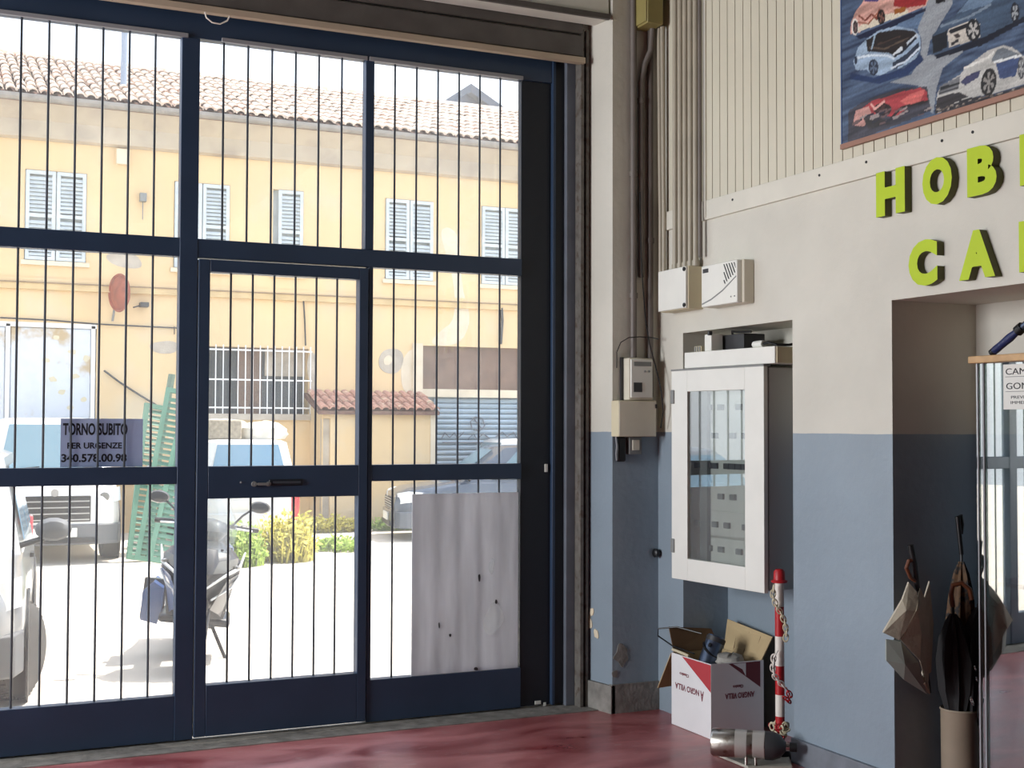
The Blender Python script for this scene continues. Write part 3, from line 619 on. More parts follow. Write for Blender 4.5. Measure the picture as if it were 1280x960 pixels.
obj('strap', MB().torus((0, 0, 0), .052, .006, AX @ Matrix.Translation((0, 0, .135)) @ Euler((math.radians(35), 0, 0)).to_matrix().to_4x4(), 24, 6), M['black'], t, True)
t = tag(obj('cloth', MB().lathe([(.0, .30), (.05, .31), (.07, .345), (.055, .375), (.02, .385), (0, .383)], Matrix.Translation((3.60, 5.33, 0)), 14), M['cloth'], None, True), 'crumpled grey cloth stuffed in the carton beside the canister', 'cloth')
for v in t.data.vertices: v.co += Vector((random.uniform(-.01, .01), random.uniform(-.01, .01), random.uniform(-.008, .008)))
cable('black wire looping out over the left edge of the carton', [(3.47, 5.45, .375), (3.44, 5.60, .39), (3.41, 5.70, .43), (3.40, 5.68, .47), (3.45, 5.58, .49), (3.52, 5.46, .47)], .004)
cable('pale rope lying along the top edge of the carton', [(3.436, 5.60, .375), (3.436, 5.52, .372), (3.437, 5.45, .366)], .007).data.materials[0] = M['cream']
t = tag(obj('floor_board', MB().prism([(x, y) for x, y in [tuple(pix(q[0], q[1], Z=.0)[:2]) for q in ((894, 945), (930, 941), (985, 946), (990, 962), (935, 962))]], .012, Matrix.Translation((0, 0, .003))), M['clear']), 'thin pale board lying under the steel exhaust canister', 'board')
t = thing('exhaust_canister', 'stained steel exhaust canister lying in front of the white carton', 'canister', (3.45, 4.93, 0))
a = pix(889, 927, Z=.095); c = pix(962, 932, Z=.095); ax = (c-a).normalized(); L = (c-a).length
AX = Matrix.Translation(a) @ ax.to_track_quat('Z', 'Y').to_matrix().to_4x4()
obj('shell', MB().lathe([(.0, 0), (.055, .002), (.062, .012), (.062, L*.94), (.06, L*.97)], AX, 28), M['steel'], t, True)
obj('end_cap', MB().lathe([(.0625, L*.93), (.062, L*1.06), (.05, L*1.18), (.024, L*1.26), (.02, L*1.28)], AX, 28), M['dgrey'], t, True)
obj('nozzle', MB().lathe([(.018, L*1.27), (.018, L*1.34)], AX, 14), M['chrome'], t, True); obj('cap', MB().lathe([(.021, L*1.34), (.021, L*1.46)], AX, 14), M['black'], t, True)
for k in (.62, .78): obj('stud', MB().lathe([(.007, 0), (.007, .035)], Matrix.Translation(a+ax*L*k+Vector((-.03, -.035, -.08))), 8), M['steel'], t)
for k in (.42, .72): obj('worn_label', MB().lathe([(.0624, L*k), (.0624, L*(k+.2))], AX, 28, cap=False), mat('label_silver', (206, 202, 196), .35, .5, vary=.1), t, True)

PB, PT = Vector((3.54, 4.84, 0)), Vector((3.538, 4.84, .80))
t = thing('barrier_post', 'red and white striped barrier post with a plastic chain by the carton', 'post', tuple(PB))
PA = Matrix.Translation(PB) @ (PT-PB).to_track_quat('Z', 'Y').to_matrix().to_4x4()
zs = [.03]+[pix(975, y, Y=4.84).z for y in (895, 868, 832, 795, 758, 728)]; cols = ['red', 'whitepl', 'red', 'whitepl', 'red', 'whitepl']
for i in range(6): obj('tube_section', MB().lathe([(.021, zs[i]), (.021, zs[i+1])], PA, 16), M[cols[i]], t, True)
zt = zs[-1]; obj('cap', MB().lathe([(.036, zt), (.038, zt+.008), (.027, zt+.012), (.025, zt+.05), (.017, zt+.06), (.0, zt+.063)], PA, 18), M['red'], t, True)
obj('base', MB().lathe([(.055, .0), (.055, .02), (.035, .05), (.023, .06)], Matrix.Translation(PB), 20), M['black'], t, True)
def chain(pts, m, nl):
    pts = [Vector(p) for p in pts]; seg = [(pts[i+1]-pts[i]).length for i in range(len(pts)-1)]; tot = sum(seg)
    for k in range(nl):
        s = tot*(k+.5)/nl; i = 0
        while i < len(seg)-1 and s > seg[i]: s -= seg[i]; i += 1
        p = pts[i].lerp(pts[i+1], s/seg[i]); d = (pts[i+1]-pts[i]).normalized()
        mt = d.to_track_quat('X', 'Z').to_matrix().to_4x4() @ Matrix.Rotation(PI/2*(k % 2)+.5, 4, 'X')
        obj('chain_link', MB().torus(p, .011, .0032, mt, 12, 5, 1.6, 1.0), M[m], t, True)
X0, Y0 = PB.x, PB.y
def fr(x, y):
    q = pix(x, y, Y=4.8); return tuple(pix(x, y, Y=4.812))
chain([fr(967, 733), fr(966, 745), fr(970, 757), fr(976, 766), fr(981, 778), fr(983, 790), fr(982, 800)], 'cream', 12)
chain([fr(971, 815), fr(967, 822), fr(966, 835), fr(968, 845), fr(975, 853), fr(982, 860)], 'whitepl', 9)
chain([fr(984, 862), fr(987, 868), fr(986, 876), fr(981, 872)], 'red', 5)
rr = random.Random(5)
for k in range(26):
    a = rr.uniform(0, 2*PI); q = (X0+.042*math.cos(a)*rr.uniform(.5, 1), Y0+.042*math.sin(a)*rr.uniform(.5, 1), rr.uniform(.06, .15))
    mt = Euler((rr.uniform(0, 3), rr.uniform(0, 3), rr.uniform(0, 3))).to_matrix().to_4x4()
    obj('chain_link', MB().torus(q, .012, .0036, mt, 12, 5, 1.5, 1.0), M['red' if k % 3 == 0 else 'cream'], t, True)

# ================================================================== LETTERS on the right wall
def letter(ch, xl, xr, row, label):
    z0, z1 = ((2.363, 2.546), (2.055, 2.236))[row]
    ya = pix(xl, 250, X=3.514).y; yb = ya-(.165 if xr is None else 0) if xr is None else pix(xr, 250, X=3.514).y
    mb = text_mb(ch, WALLM(3.55), -ya, z0, ya-yb, z1-z0, .036, .06)
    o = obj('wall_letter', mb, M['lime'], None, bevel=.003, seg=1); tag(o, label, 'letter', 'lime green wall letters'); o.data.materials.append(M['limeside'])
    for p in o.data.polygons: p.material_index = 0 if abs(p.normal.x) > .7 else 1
    return o
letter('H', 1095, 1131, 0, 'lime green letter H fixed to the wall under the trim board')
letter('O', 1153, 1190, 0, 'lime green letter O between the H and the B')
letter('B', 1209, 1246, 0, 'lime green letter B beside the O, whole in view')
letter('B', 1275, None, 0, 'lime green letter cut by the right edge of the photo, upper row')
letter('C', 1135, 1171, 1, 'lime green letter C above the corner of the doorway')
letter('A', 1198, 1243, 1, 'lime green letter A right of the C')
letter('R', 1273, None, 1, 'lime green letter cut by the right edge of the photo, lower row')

# ================================================================== DISPLAY CASE, UMBRELLAS
t = case = thing('display_case', 'glass display case with a pale wooden top in the doorway recess', 'case', (3.84, 3.0, 0))
obj('top_board', MB().box(3.672, 2.3, 1.752, 3.99, 3.80, 1.780), M['wood'], t, bevel=.004)
obj('back_panel', MB().box(3.975, 2.3, .02, 3.99, 3.775, 1.752), M['dgrey'], t); obj('base', MB().box(3.705, 2.3, 0, 3.99, 3.78, .06), M['dgrey'], t)
CG = math.tan(math.radians(4)); obj('glass_front', MB().prism([(3.700, 3.785), (3.706, 3.785), (3.706+1.48*CG, 2.305), (3.700+1.48*CG, 2.305)], 1.69, Matrix.Translation((0, 0, .061))), M['mirrorglass'], t); obj('glass_end', MB().box(3.707, 3.778, .06, 3.975, 3.784, 1.752), M['cabglass'], t)
for y in (3.770, 3.74): obj('edge_strip', MB().box(3.694, y, .06, 3.70, y+.006, 1.752), M['seal'], t)
obj('shelf', MB().box(3.715, 2.3, .9, 3.97, 3.77, .915), M['dgrey'], t)
t = tag(obj('white_box', MB().box(3.80, 2.9, .06, 3.95, 3.585, .19), M['paper'], bevel=.02), 'white box at the bottom inside the glass display case', 'box')
t = thing('paper_notice', 'white notice with black lettering on the display case glass', 'sign', (3.69, 3.5, 1.57), math.radians(4))
ya = pix(1252, 480, X=3.695).y; obj('sheet', MB().box(3.6955, ya-.30, 1.572, 3.6985, ya, 1.742), M['paper'], t)
Wp = WALLM(3.6955)
obj('lettering', text_mb('CAMBIO', Wp, -ya+.012, 1.703, .17, .024, .001, .0), M['ink'], t); obj('lettering', text_mb('GOMME', Wp, -ya+.014, 1.648, .16, .024, .001, .0), M['ink'], t)
for z in (1.694, 1.638): obj('underline', MB().prism([(-ya+.010, z), (-ya+.19, z), (-ya+.19, z+.0022), (-ya+.010, z+.0022)], .001, Wp), M['grey'], t)
obj('lettering', text_mb('PREVENTIVI', Wp, -ya+.036, 1.612, .13, .011, .001), M['dgrey'], t); obj('lettering', text_mb('IMMEDIATI', Wp, -ya+.034, 1.592, .12, .011, .001), M['dgrey'], t)
t.location.x += .0185
t = thing('hand_tool', 'hand tool with a dark blue grip lying on the wooden case top', 'tool', (3.75, 3.6, 1.78))
a = pix(1241, 433, X=3.76); c = pix(1272, 414, X=3.76); a.z = 1.797; d = c-a
obj('grip', MB().tube([a, a+d*.12, a+d*.35, a+d*.7, a+d*.9, a+d*1.0], [.013, .016, .015, .017, .014, .013], 14), M['bluegrip'], t, True)
obj('collar', MB().tube([a+d*1.0, a+d*1.2], .021, 14), M['black'], t, True); obj('butt', MB().tube([a-d*.05, a+d*.06], .0155, 12), M['black'], t, True)
obj('head', MB().tube([a+d*1.2, a+d*1.45, a+d*1.9+Vector((0, 0, -.02)), a+d*2.4+Vector((0, 0, -.12))], [.014, .013, .012, .012], 10), M['bluemetal'], t, True)

SX, SY = 3.765, 3.955
t = thing('umbrella_stand', 'beige round umbrella stand on the floor left of the display case', 'umbrella stand', (SX, SY, 0))
obj('tube', MB().lathe([(.07, 0), (.072, .02), (.074, .37), (.078, .376), (.074, .382), (.069, .376), (.066, .02), (0, .015)], Matrix.Translation((SX, SY, 0)), 28), M['stand'], t, True)
def folded(name, label, base, top, fab0, fab1, rad, m, handle, hm, seed, flare=None, gr='umbrellas in and on the stand'):
    """closed umbrella: shaft, pleated canopy from fab0 to fab1 (fractions), handle part"""
    base, top = Vector(base), Vector(top); d = top-base; t = thing(name, label, 'umbrella', tuple(base), 0, gr)
    obj('shaft', MB().tube([base, top], .006, 8), M['blackmetal'], t, True)
    q = d.normalized().to_track_quat('Z', 'Y').to_matrix().to_4x4(); rr = random.Random(seed); secs = []; N = 24
    prof = flare or [(0, .15), (.12, .5), (.35, .9), (.6, 1.0), (.8, .8), (.93, .5), (1, .2)]
    for k, rk in prof:
        c = base+d*(fab0+(fab1-fab0)*k); ring = []
        for j in range(N):
            a = 2*PI*j/N; r = rad*rk*(1+.28*math.cos(a*8+k*1.6+seed))*(1+rr.uniform(-.06, .06)); ring.append(c+(q @ Vector((r*math.cos(a), r*math.sin(a)*.75, 0))))
        secs.append(ring)
    obj('canopy', MB().loft(secs), M[m], t, True)
    return t, d, q
t, d, q = folded('umbrella', 'folded umbrella with a straight black handle, tallest in the stand', (SX+.01, SY+.01, .03), (3.80, 3.975, 1.0), .3, .96, .05, 'umbplaid', None, None, 3)
hp = pix(1197, 646, Y=3.975); hb = Vector((3.80, 3.975, .99)); obj('handle', MB().tube([hb, hb.lerp(hp, .5), hp, hp+Vector((.014, 0, .004)), hp+Vector((.02, 0, -.03)), hp+Vector((.018, 0, -.07))], [.009, .01, .011, .011, .011, .008], 10), M['black'], t, True)
t, d, q = folded('umbrella', 'black umbrella with a brown hooked wooden handle in the stand', (SX-.02, SY-.01, .03), (3.71, 3.93, .80), .35, .95, .062, 'umbdark', None, None, 8)
hb = Vector((3.71, 3.93, .79)); obj('handle', MB().tube([hb, hb+Vector((-.008, 0, .05)), hb+Vector((.0, -.0, .085)), hb+Vector((.03, -.02, .095)), hb+Vector((.055, -.035, .07)), hb+Vector((.06, -.04, .03))], .010, 10), M['brownwood'], t, True)
t, d, q = folded('umbrella', 'black floral umbrella standing right of the hooked one, handle hidden', (SX+.03, SY-.02, .03), (3.815, 3.90, .80), .3, .98, .075, 'umbdark', None, None, 11)
# cream umbrella hanging outside the stand, loosely folded
U = lambda x, y, Y=3.93: Vector(pix(x, y, Y=Y))
t = thing('umbrella', 'loosely folded cream umbrella hanging left of the stand, dark handle up', 'umbrella', tuple(U(1165, 868)), 0, 'umbrellas in and on the stand')
obj('shaft', MB().tube([U(1140, 690), U(1147, 745), U(1162, 866)], .007, 8), M['blackmetal'], t, True)
obj('grip', MB().tube([U(1138, 681), U(1143, 705), U(1147, 738)], [.012, .012, .010], 10), M['black'], t, True)
obj('hook', MB().tube([U(1147, 728), U(1138, 722), U(1133, 710), U(1136, 701), U(1142, 700)], .008, 8), M['brownwood'], t, True)
def gore(pts, m, dy): 
    a = [U(x, y, 3.93-dy*k) for (x, y, k) in pts]; n = len(a); c = sum(a, Vector())/n+Vector((-.012, -.02, 0)); bb = MB()
    bk = [p+Vector((.012, .02, 0)) for p in a]
    bb.add(a+[c]+bk, [(i, (i+1) % n, n) for i in range(n)]+[tuple(range(n+1, 2*n+1))[::-1]]+[(i, n+1+i, n+1+(i+1) % n, (i+1) % n) for i in range(n)])
    obj('gore', bb, M[m], t, False)
gore([(1136, 728, 0), (1128, 750, .5), (1104, 791, .6), (1124, 800, 1), (1150, 764, 1.2), (1146, 740, .5)], 'umbcream', .05)
gore([(1150, 735, .3), (1146, 762, 1.2), (1126, 800, 1.0), (1150, 826, 1.2), (1160, 860, .4), (1164, 800, .6), (1158, 752, .4)], 'umbcream', .05)
gore([(1162, 727, -.2), (1156, 748, .2), (1160, 800, .2), (1152, 850, .0), (1164, 840, -.2), (1167, 780, -.4)], 'umbcream', .05)
gore([(1108, 800, .4), (1108, 826, .3), (1130, 850, .3), (1159, 868, .3), (1148, 828, .9), (1126, 802, .8)], 'umbgreen', .05)
gore([(1152, 846, .3), (1146, 858, .2), (1163, 868, .2), (1158, 838, .3)], 'umbcream', .04)
for i, (x, y) in enumerate([(1219, 835), (1221, 849), (1215, 876)]):
    q = pix(x, y, Y=3.80); o = obj('key_ring', MB().torus(q, .009 if i < 2 else .018, .002, Euler((1.2, .2, .6)).to_matrix().to_4x4(), 16, 6), M['chrome'], None, True); tag(o, 'metal ring hanging at the display case edge, '+['topmost', 'middle', 'lowest and largest'][i], 'ring', 'rings by the display case')

# ceiling lamps of the workshop, behind and beside the viewpoint
for i, (x, y) in enumerate([]):
    t = thing('ceiling_lamp', 'fluorescent ceiling lamp, '+['first', 'second', 'third', 'fourth', 'fifth', 'sixth'][i]+' from the gate', 'lamp', (x, y, 4.2), 0, 'workshop ceiling lamps')
    obj('housing', MB().box(x-.65, y-.1, 4.13, x+.65, y+.1, 4.2), M['white'], t)
    for dy in (-.05, .05): obj('tube', MB().tube([(x-.6, y+dy, 4.11), (x+.6, y+dy, 4.11)], .013, 8), M['tubelight'], t, True)

# ================================================================== POSTER (flat print) on the panelling
def poster():
    Y1, Y0, Z0, Z1 = 4.365, 2.75, 2.713, 3.75; nx, nz = 380, 244; X = 3.526
    us = np.linspace(Y1, Y0, nx); zs = np.linspace(Z0, Z1, nz); YY, ZZ = np.meshgrid(us, zs)
    # print layout is drawn in sheet units: px, py = horizontal, vertical
    v = np.stack([np.full_like(YY, X)-0, YY, ZZ-EYE], -1); zc = v@np.array(F_); px = 640+FOC*(v@np.array(R_))/zc; py = 480-FOC*(v@np.array(U_))/zc
    bx = (px-1040)*5.054; by = py*5.054
    rs = np.random.RandomState(3); col = np.zeros((nz, nx, 3)); 
    L = lambda c: np.array(lin(*c)[:3])
    def waves(s, ph): return np.sin(bx*.021*s+by*.052*s+2.2*np.sin(by*.017+ph)+1.7*np.sin(bx*.011-ph))
    wv = (waves(1, .4)+waves(2.3, 1.9)*.7+waves(4.1, 3.0)*.5)/2.2; t = np.clip(.5+.5*wv, 0, 1)[..., None]
    col[:] = L((36, 48, 74))*(1-t)+L((92, 112, 140))*t
    def poly(pts, c, shade=0, soft=None):
        p = np.array(pts, float); ins = np.zeros(bx.shape, bool); n = len(p)
        for i in range(n):
            x1, y1 = p[i]; x2, y2 = p[(i+1) % n]
            if y1 == y2: continue
            ins ^= ((y1 > by) != (y2 > by)) & (bx < (x2-x1)*(by-y1)/(y2-y1)+x1)
        k = 1+shade*np.clip(wv, -1, 1)[..., None]*.5
        col[ins] = (np.broadcast_to(L(c), col.shape)*k)[ins]
    def ell(cx, cy, rx, ry, c, c2=None, spokes=0, rot=0.0):
        dx = (bx-cx)*math.cos(rot)+(by-cy)*math.sin(rot); dy = -(bx-cx)*math.sin(rot)+(by-cy)*math.cos(rot)
        r = np.sqrt((dx/rx)**2+(dy/ry)**2); col[r < 1] = L(c)
        if c2 is not None:
            an = np.arctan2(dy/ry, dx/rx); m = (r < .74) & ((np.sin(an*spokes) > -.1) | (r < .2)); col[m] = L(c2)
    def line(pts, c, wd):
        for (x1, y1), (x2, y2) in zip(pts[:-1], pts[1:]):
            d = np.hypot(x2-x1, y2-y1); tt = np.clip(((bx-x1)*(x2-x1)+(by-y1)*(y2-y1))/d**2, 0, 1)
            col[np.hypot(bx-x1-tt*(x2-x1), by-y1-tt*(y2-y1)) < wd] = L(c)
    poly([(590, -400), (800, -400), (760, 30), (690, 140), (620, 260), (600, 350), (760, 330), (900, 270), (700, 430), (660, 560), (640, 720), (615, 700), (600, 580), (540, 540), (360, 520), (500, 470), (560, 380), (565, 250), (540, 180), (380, 180), (330, 150), (570, 60)], (146, 152, 158), .25)
    poly([(300, 180), (420, 110), (560, 70), (600, 40), (540, 180), (430, 185)], (96, 120, 150), .5)
    # top left: pale and red racing car
    poly([(115, 215), (120, 140), (150, 70), (190, 20), (230, -60), (330, -130), (560, -140), (640, -60), (590, 40), (480, 85), (330, 130), (170, 205)], (196, 152, 140), .8)
    poly([(400, -140), (640, -140), (590, 30), (470, 50), (390, 40)], (150, 44, 48), .6); poly([(200, 10), (240, -60), (320, -60), (290, 10)], (70, 60, 120)); poly([(160, 205), (480, 85), (480, 60), (300, 100), (165, 170)], (214, 206, 186))
    line([(170, 100), (210, 130), (250, 90), (280, 120), (300, 60)], (120, 60, 50), 6); line([(160, 140), (230, 150), (290, 80)], (150, 90, 70), 5)
    poly([(390, 60), (470, 40), (460, 75), (395, 90)], (150, 90, 40)); poly([(150, 230), (330, 150), (590, 50), (590, 70), (340, 190), (180, 250)], (26, 34, 60))
    ell(145, 170, 22, 52, (226, 220, 214)); ell(148, 172, 16, 42, (40, 36, 40), (110, 90, 90), 4); ell(312, 108, 24, 48, (26, 24, 28), (120, 84, 74), 4)
    # middle left: silver-blue coupe
    poly([(135, 385), (165, 300), (215, 250), (290, 195), (400, 165), (515, 185), (555, 225), (562, 300), (530, 370), (440, 425), (350, 450), (330, 480), (250, 470), (220, 440), (150, 445)], (150, 172, 194), .5)
    poly([(215, 255), (300, 205), (410, 185), (520, 195), (540, 215), (480, 290), (390, 355), (360, 335), (225, 325)], (38, 34, 36), .5)
    line([(240, 300), (330, 310), (480, 240)], (92, 80, 70), 5); line([(270, 230), (250, 310)], (150, 172, 190), 5); line([(290, 280), (430, 230)], (74, 60, 54), 4)
    poly([(380, 400), (470, 340), (552, 262), (552, 320), (460, 400), (390, 440)], (46, 56, 74), .6); line([(375, 430), (470, 385), (555, 300)], (200, 212, 224), 6); line([(165, 365), (240, 350), (350, 350), (390, 370)], (206, 218, 228), 7)
    poly([(380, 345), (440, 290), (452, 320), (400, 365)], (206, 214, 220)); poly([(470, 270), (535, 210), (545, 235), (480, 300)], (190, 200, 208)); line([(395, 355), (440, 330), (530, 240)], (30, 36, 50), 7)
    ell(262, 425, 30, 52, (38, 46, 64), (96, 112, 134), 5); ell(150, 380, 9, 26, (40, 50, 70)); poly([(120, 460), (260, 490), (460, 430), (560, 340), (580, 380), (480, 470), (300, 530), (110, 500)], (36, 54, 90), .5)
    # bottom left: wrecked red car on dark stones
    poly([(100, 900), (105, 700), (200, 640), (420, 560), (600, 545), (625, 700), (380, 800), (200, 870)], (60, 60, 70), 1.2)
    poly([(140, 730), (180, 690), (250, 640), (440, 580), (560, 555), (600, 580), (605, 640), (520, 650), (400, 740), (260, 720), (160, 780)], (162, 62, 68), .7); poly([(130, 790), (150, 700), (230, 670), (260, 740), (200, 800)], (196, 148, 140), .6)
    poly([(430, 640), (500, 590), (590, 560), (560, 640), (480, 670)], (196, 100, 96), .6); ell(320, 690, 56, 40, (40, 30, 32), (74, 50, 48), 3); poly([(190, 730), (300, 740), (370, 780), (230, 815)], (52, 50, 52), .8); line([(250, 660), (270, 690), (330, 640)], (222, 170, 160), 7); line([(380, 740), (440, 680), (600, 640)], (40, 34, 36), 8)
    for k in range(26): x = 120+rs.rand()*480; y = 740-(x-120)*.22+rs.rand()*90; line([(x, y), (x+40, y-18)], [(150, 140, 138), (40, 42, 56), (104, 84, 86)][k % 3], 6)
    # top right: dark saloon
    poly([(625, 345), (632, 225), (700, 150), (780, 95), (850, 0), (920, -90), (1300, -160), (1400, 0), (1213, 120), (950, 245), (860, 262), (740, 300), (655, 352)], (66, 84, 106), .6)
    poly([(790, 85), (860, 5), (930, -70), (1100, -90), (990, 30), (880, 60)], (104, 126, 150), .4); line([(690, 165), (860, 110), (1000, 30)], (120, 136, 152), 8)
    poly([(728, 210), (740, 180), (905, 115), (935, 150), (935, 235), (840, 270), (740, 300)], (196, 190, 180), .4); poly([(632, 235), (728, 190), (728, 300), (640, 340)], (28, 32, 40), .4); line([(750, 200), (900, 140)], (30, 32, 40), 12); ell(790, 225, 20, 14, (60, 54, 54)); poly([(750, 270), (800, 245), (800, 265), (755, 288)], (40, 40, 46))
    ell(893, 190, 46, 70, (30, 32, 38), (186, 184, 180), 5); ell(1156, 78, 28, 62, (30, 34, 44), (160, 166, 170), 5); poly([(650, 352), (940, 245), (1300, 60), (1300, 90), (940, 290), (660, 370)], (20, 26, 42), .3)
    # bottom right: pale hatchback
    poly([(655, 690), (665, 590), (690, 545), (810, 470), (850, 420), (990, 315), (1080, 285), (1140, 300), (1220, 360), (1400, 420), (1400, 470), (1030, 590), (860, 620), (690, 690)], (182, 182, 178), .4)
    poly([(1005, 385), (1040, 318), (1085, 300), (1160, 330), (1190, 350), (1030, 392)], (108, 116, 124), .5); poly([(1035, 400), (1195, 352), (1160, 480), (1060, 500)], (62, 78, 116), .5); poly([(810, 520), (850, 480), (940, 440), (925, 490), (840, 540)], (60, 62, 92), .6)
    poly([(680, 545), (810, 480), (800, 560), (675, 600)], (110, 112, 116), .5); line([(690, 560), (800, 525)], (40, 42, 46), 8); line([(680, 590), (790, 555)], (40, 42, 46), 6); line([(840, 430), (990, 360), (1020, 330)], (220, 220, 214), 8); line([(1030, 392), (1190, 350)], (222, 226, 226), 8)
    poly([(665, 620), (800, 580), (860, 610), (690, 690), (655, 690)], (52, 50, 54), .8); ell(990, 520, 48, 90, (34, 34, 36), (140, 138, 134), 6, .15); ell(1195, 430, 22, 70, (70, 74, 80), (170, 172, 172), 5)
    poly([(650, 700), (860, 620), (1030, 600), (1400, 470), (1400, 520), (1040, 640), (650, 720)], (44, 44, 50), 1.0); poly([(650, -30), (720, -40), (715, 10), (655, 25)], (24, 24, 28))
    for k in range(60): x = 620+rs.rand()*590; y = 690-(x-650)*.25+rs.rand()*26; line([(x, y), (x+16, y-6)], [(150, 142, 132), (30, 30, 36), (96, 86, 80)][k % 3], 4)
    col *= (1+.10*rs.randn(nz, nx))[..., None]; col = np.clip(col, 0, 1)
    vs = np.stack([np.full(YY.shape, X), YY, ZZ], -1).reshape(-1, 3); idx = np.arange(nx*nz).reshape(nz, nx)
    fs = np.stack([idx[:-1, :-1], idx[:-1, 1:], idx[1:, 1:], idx[1:, :-1]], -1).reshape(-1, 4)
    me = bpy.data.meshes.new('print'); me.from_pydata(vs.tolist(), [], fs.tolist())
    ca = me.color_attributes.new('ink', 'FLOAT_COLOR', 'POINT'); ca.data.foreach_set('color', np.concatenate([col.reshape(-1, 3), np.ones((nx*nz, 1))], 1).astype(np.float32).ravel())
    m = bpy.data.materials.new('poster_print'); m.use_nodes = True; p = m.node_tree.nodes['Principled BSDF']; p.inputs['Roughness'].default_value = .35
    at = m.node_tree.nodes.new('ShaderNodeVertexColor'); at.layer_name = 'ink'; m.node_tree.links.new(at.outputs[0], p.inputs['Base Color']); me.materials.append(m)
    t = thing('car_poster', 'large poster of cars on a blue ground above the green letters', 'poster', (3.53, 3.6, Z0))
    o = link('print', me, t); o.location = -t.location
    obj('backing', MB().box(X+.0008, Y0, Z0, X+.009, Y1, Z1), M['dgrey'], t)
    obj('bottom_rail', MB().box(X-.008, Y0, Z0-.022, X+.009, Y1+.006, Z0), mat('pinkish_wood', (150, 112, 96), .5), t, bevel=.002); obj('side_edge', MB().box(X-.002, Y1, Z0, X+.009, Y1+.006, Z1), M['bikeblue'], t)
poster()

# ================================================================== OUTSIDE: yard, house
GZ = -.2
b = MB().box(-25, 6.45, GZ-.3, 40, 60, GZ); struct('ground', b, M['yard'])
b = MB().box(-5, 6.45, GZ-.3, 4.4, 6.7, GZ+.05); struct('trim_6', b, M['concrete'])
FY = 21.0
hs = thing('house', 'ochre two-storey house with tiled roof and shuttered windows across the yard', 'house', (5, FY, GZ))
wins = [(1.24, 2.15), (3.50, 4.40), (4.95, 5.63), (7.09, 7.98), (8.91, 9.82)]
wins = [(1.24, 2.15, 2), (3.50, 4.40, 2), (5.12, 5.64, 1), (7.09, 7.98, 2), (8.90, 9.82, 2)]
b = MB(); holes_wall(b, (-9, 20), (GZ, 6.6), FY, FY+.45, [(-1.9, 2.33, GZ, 3.09), (4.09, 5.75, 1.70, 2.80), (7.75, 10.9, GZ, 2.92)]+[(w[0], w[1], 4.05, 5.46) for w in wins], 'y')
obj('facade', b, M['facade'], hs)
obj('rear_wall', MB().box(-9, 26.4, GZ, 20, 26.8, 6.6), M['facade'], hs); obj('room_floor', MB().box(-9, 21.45, 3.3, 20, 26.4, 3.4), M['plaster'], hs)
for i, x in enumerate((-9, 3.2, 6.4, 19.6)): obj('side_wall', MB().box(x, 21.45, GZ, x+.3, 26.4, 6.6), M['facade'], hs)
# cornice: coved band, string course, gutter
cs = [[(x, FY-.02, 5.92), (x, FY-.10, 5.95), (x, FY-.12, 6.0), (x, FY-.16, 6.2), (x, FY-.34, 6.36), (x, FY-.40, 6.42), (x, FY+.05, 6.42), (x, FY+.05, 5.92)] for x in (-9, 20)]
obj('cornice', MB().loft(cs), M['cornice'], hs)
obj('string_course', MB().box(-9, FY-.06, 3.60, 20, FY+.02, 3.70), M['course'], hs); obj('string_course', MB().box(-9, FY-.035, 3.70, 20, FY+.02, 3.78), M['facade'], hs)
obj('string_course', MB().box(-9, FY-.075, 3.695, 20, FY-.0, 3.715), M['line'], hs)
g = MB(); n = 7; prof = [(FY-.46-.085*math.cos(PI*k/(n-1)), 6.50-.085*math.sin(PI*k/(n-1))) for k in range(n)]
g.loft([[(x, y, z) for y, z in prof]+[(x, y, z+.012) for y, z in prof[::-1]] for x in (-9, 20)]); obj('gutter', g, M['gutter'], hs)
# roof and its tiles
EY, EZ, SL, RL = FY-.50, 6.50, math.radians(22), 4.45
rf = obj('roof', MB().loft([[(x, EY, EZ), (x, EY+RL*math.cos(SL), EZ+RL*math.sin(SL)), (x, EY+RL*math.cos(SL)*1.9, EZ-.3), (x, EY+.1, EZ-.08)] for x in (-9, 20)]), M['tilebase'], hs)
rows, pit = 10, .165; tl = RL/rows
def tile_mb(w_, l_):
    mb = MB(); n = 6; secs = []
    for (yy, k, dz) in ((0, 1.0, .02), (l_*1.12, .82, .0)):
        secs.append([Vector((w_*.5*k*math.cos(PI-PI*j/(n-1)), yy, dz+w_*.42*k*math.sin(PI*j/(n-1)))) for j in range(n)])
    mb.loft(secs, close=False, cap=False); o = [Vector((v.x*.8, v.y, v.z*.72)) for v in secs[0]]
    mb.loft([secs[0], o], close=False, cap=False); return mb
RX = Matrix.Rotation(SL, 4, 'X'); base = tile_mb(.155, tl)
tme = MB().add([RX @ Vector(v) for v in base.v], base.f).mesh('roof_tile', M['tile'])
rr = random.Random(2); rest = MB(); cnt = 0
for r in range(rows):
    x = -1.0
    while x < 12.5:
        p = Vector((x+rr.uniform(-.012, .012), EY-.04+r*tl*math.cos(SL), EZ+.015+r*tl*math.sin(SL)+rr.uniform(0, .012)))
        if .75 < x < 9.9 and cnt < 300 and r < 8: link('roof_tile', tme, rf, p).rotation_euler = (0, 0, rr.uniform(-.04, .04)); cnt += 1
        else: rest.add([RX @ Vector(v)+p for v in base.v], base.f)
        x += pit
obj('roof_tiles', rest, M['tile'], rf, kind='stuff')
obj('ridge', MB().tube([(-9, EY+RL*math.cos(SL), EZ+RL*math.sin(SL)+.02), (20, EY+RL*math.cos(SL), EZ+RL*math.sin(SL)+.02)], .1, 8), M['tile'], rf)
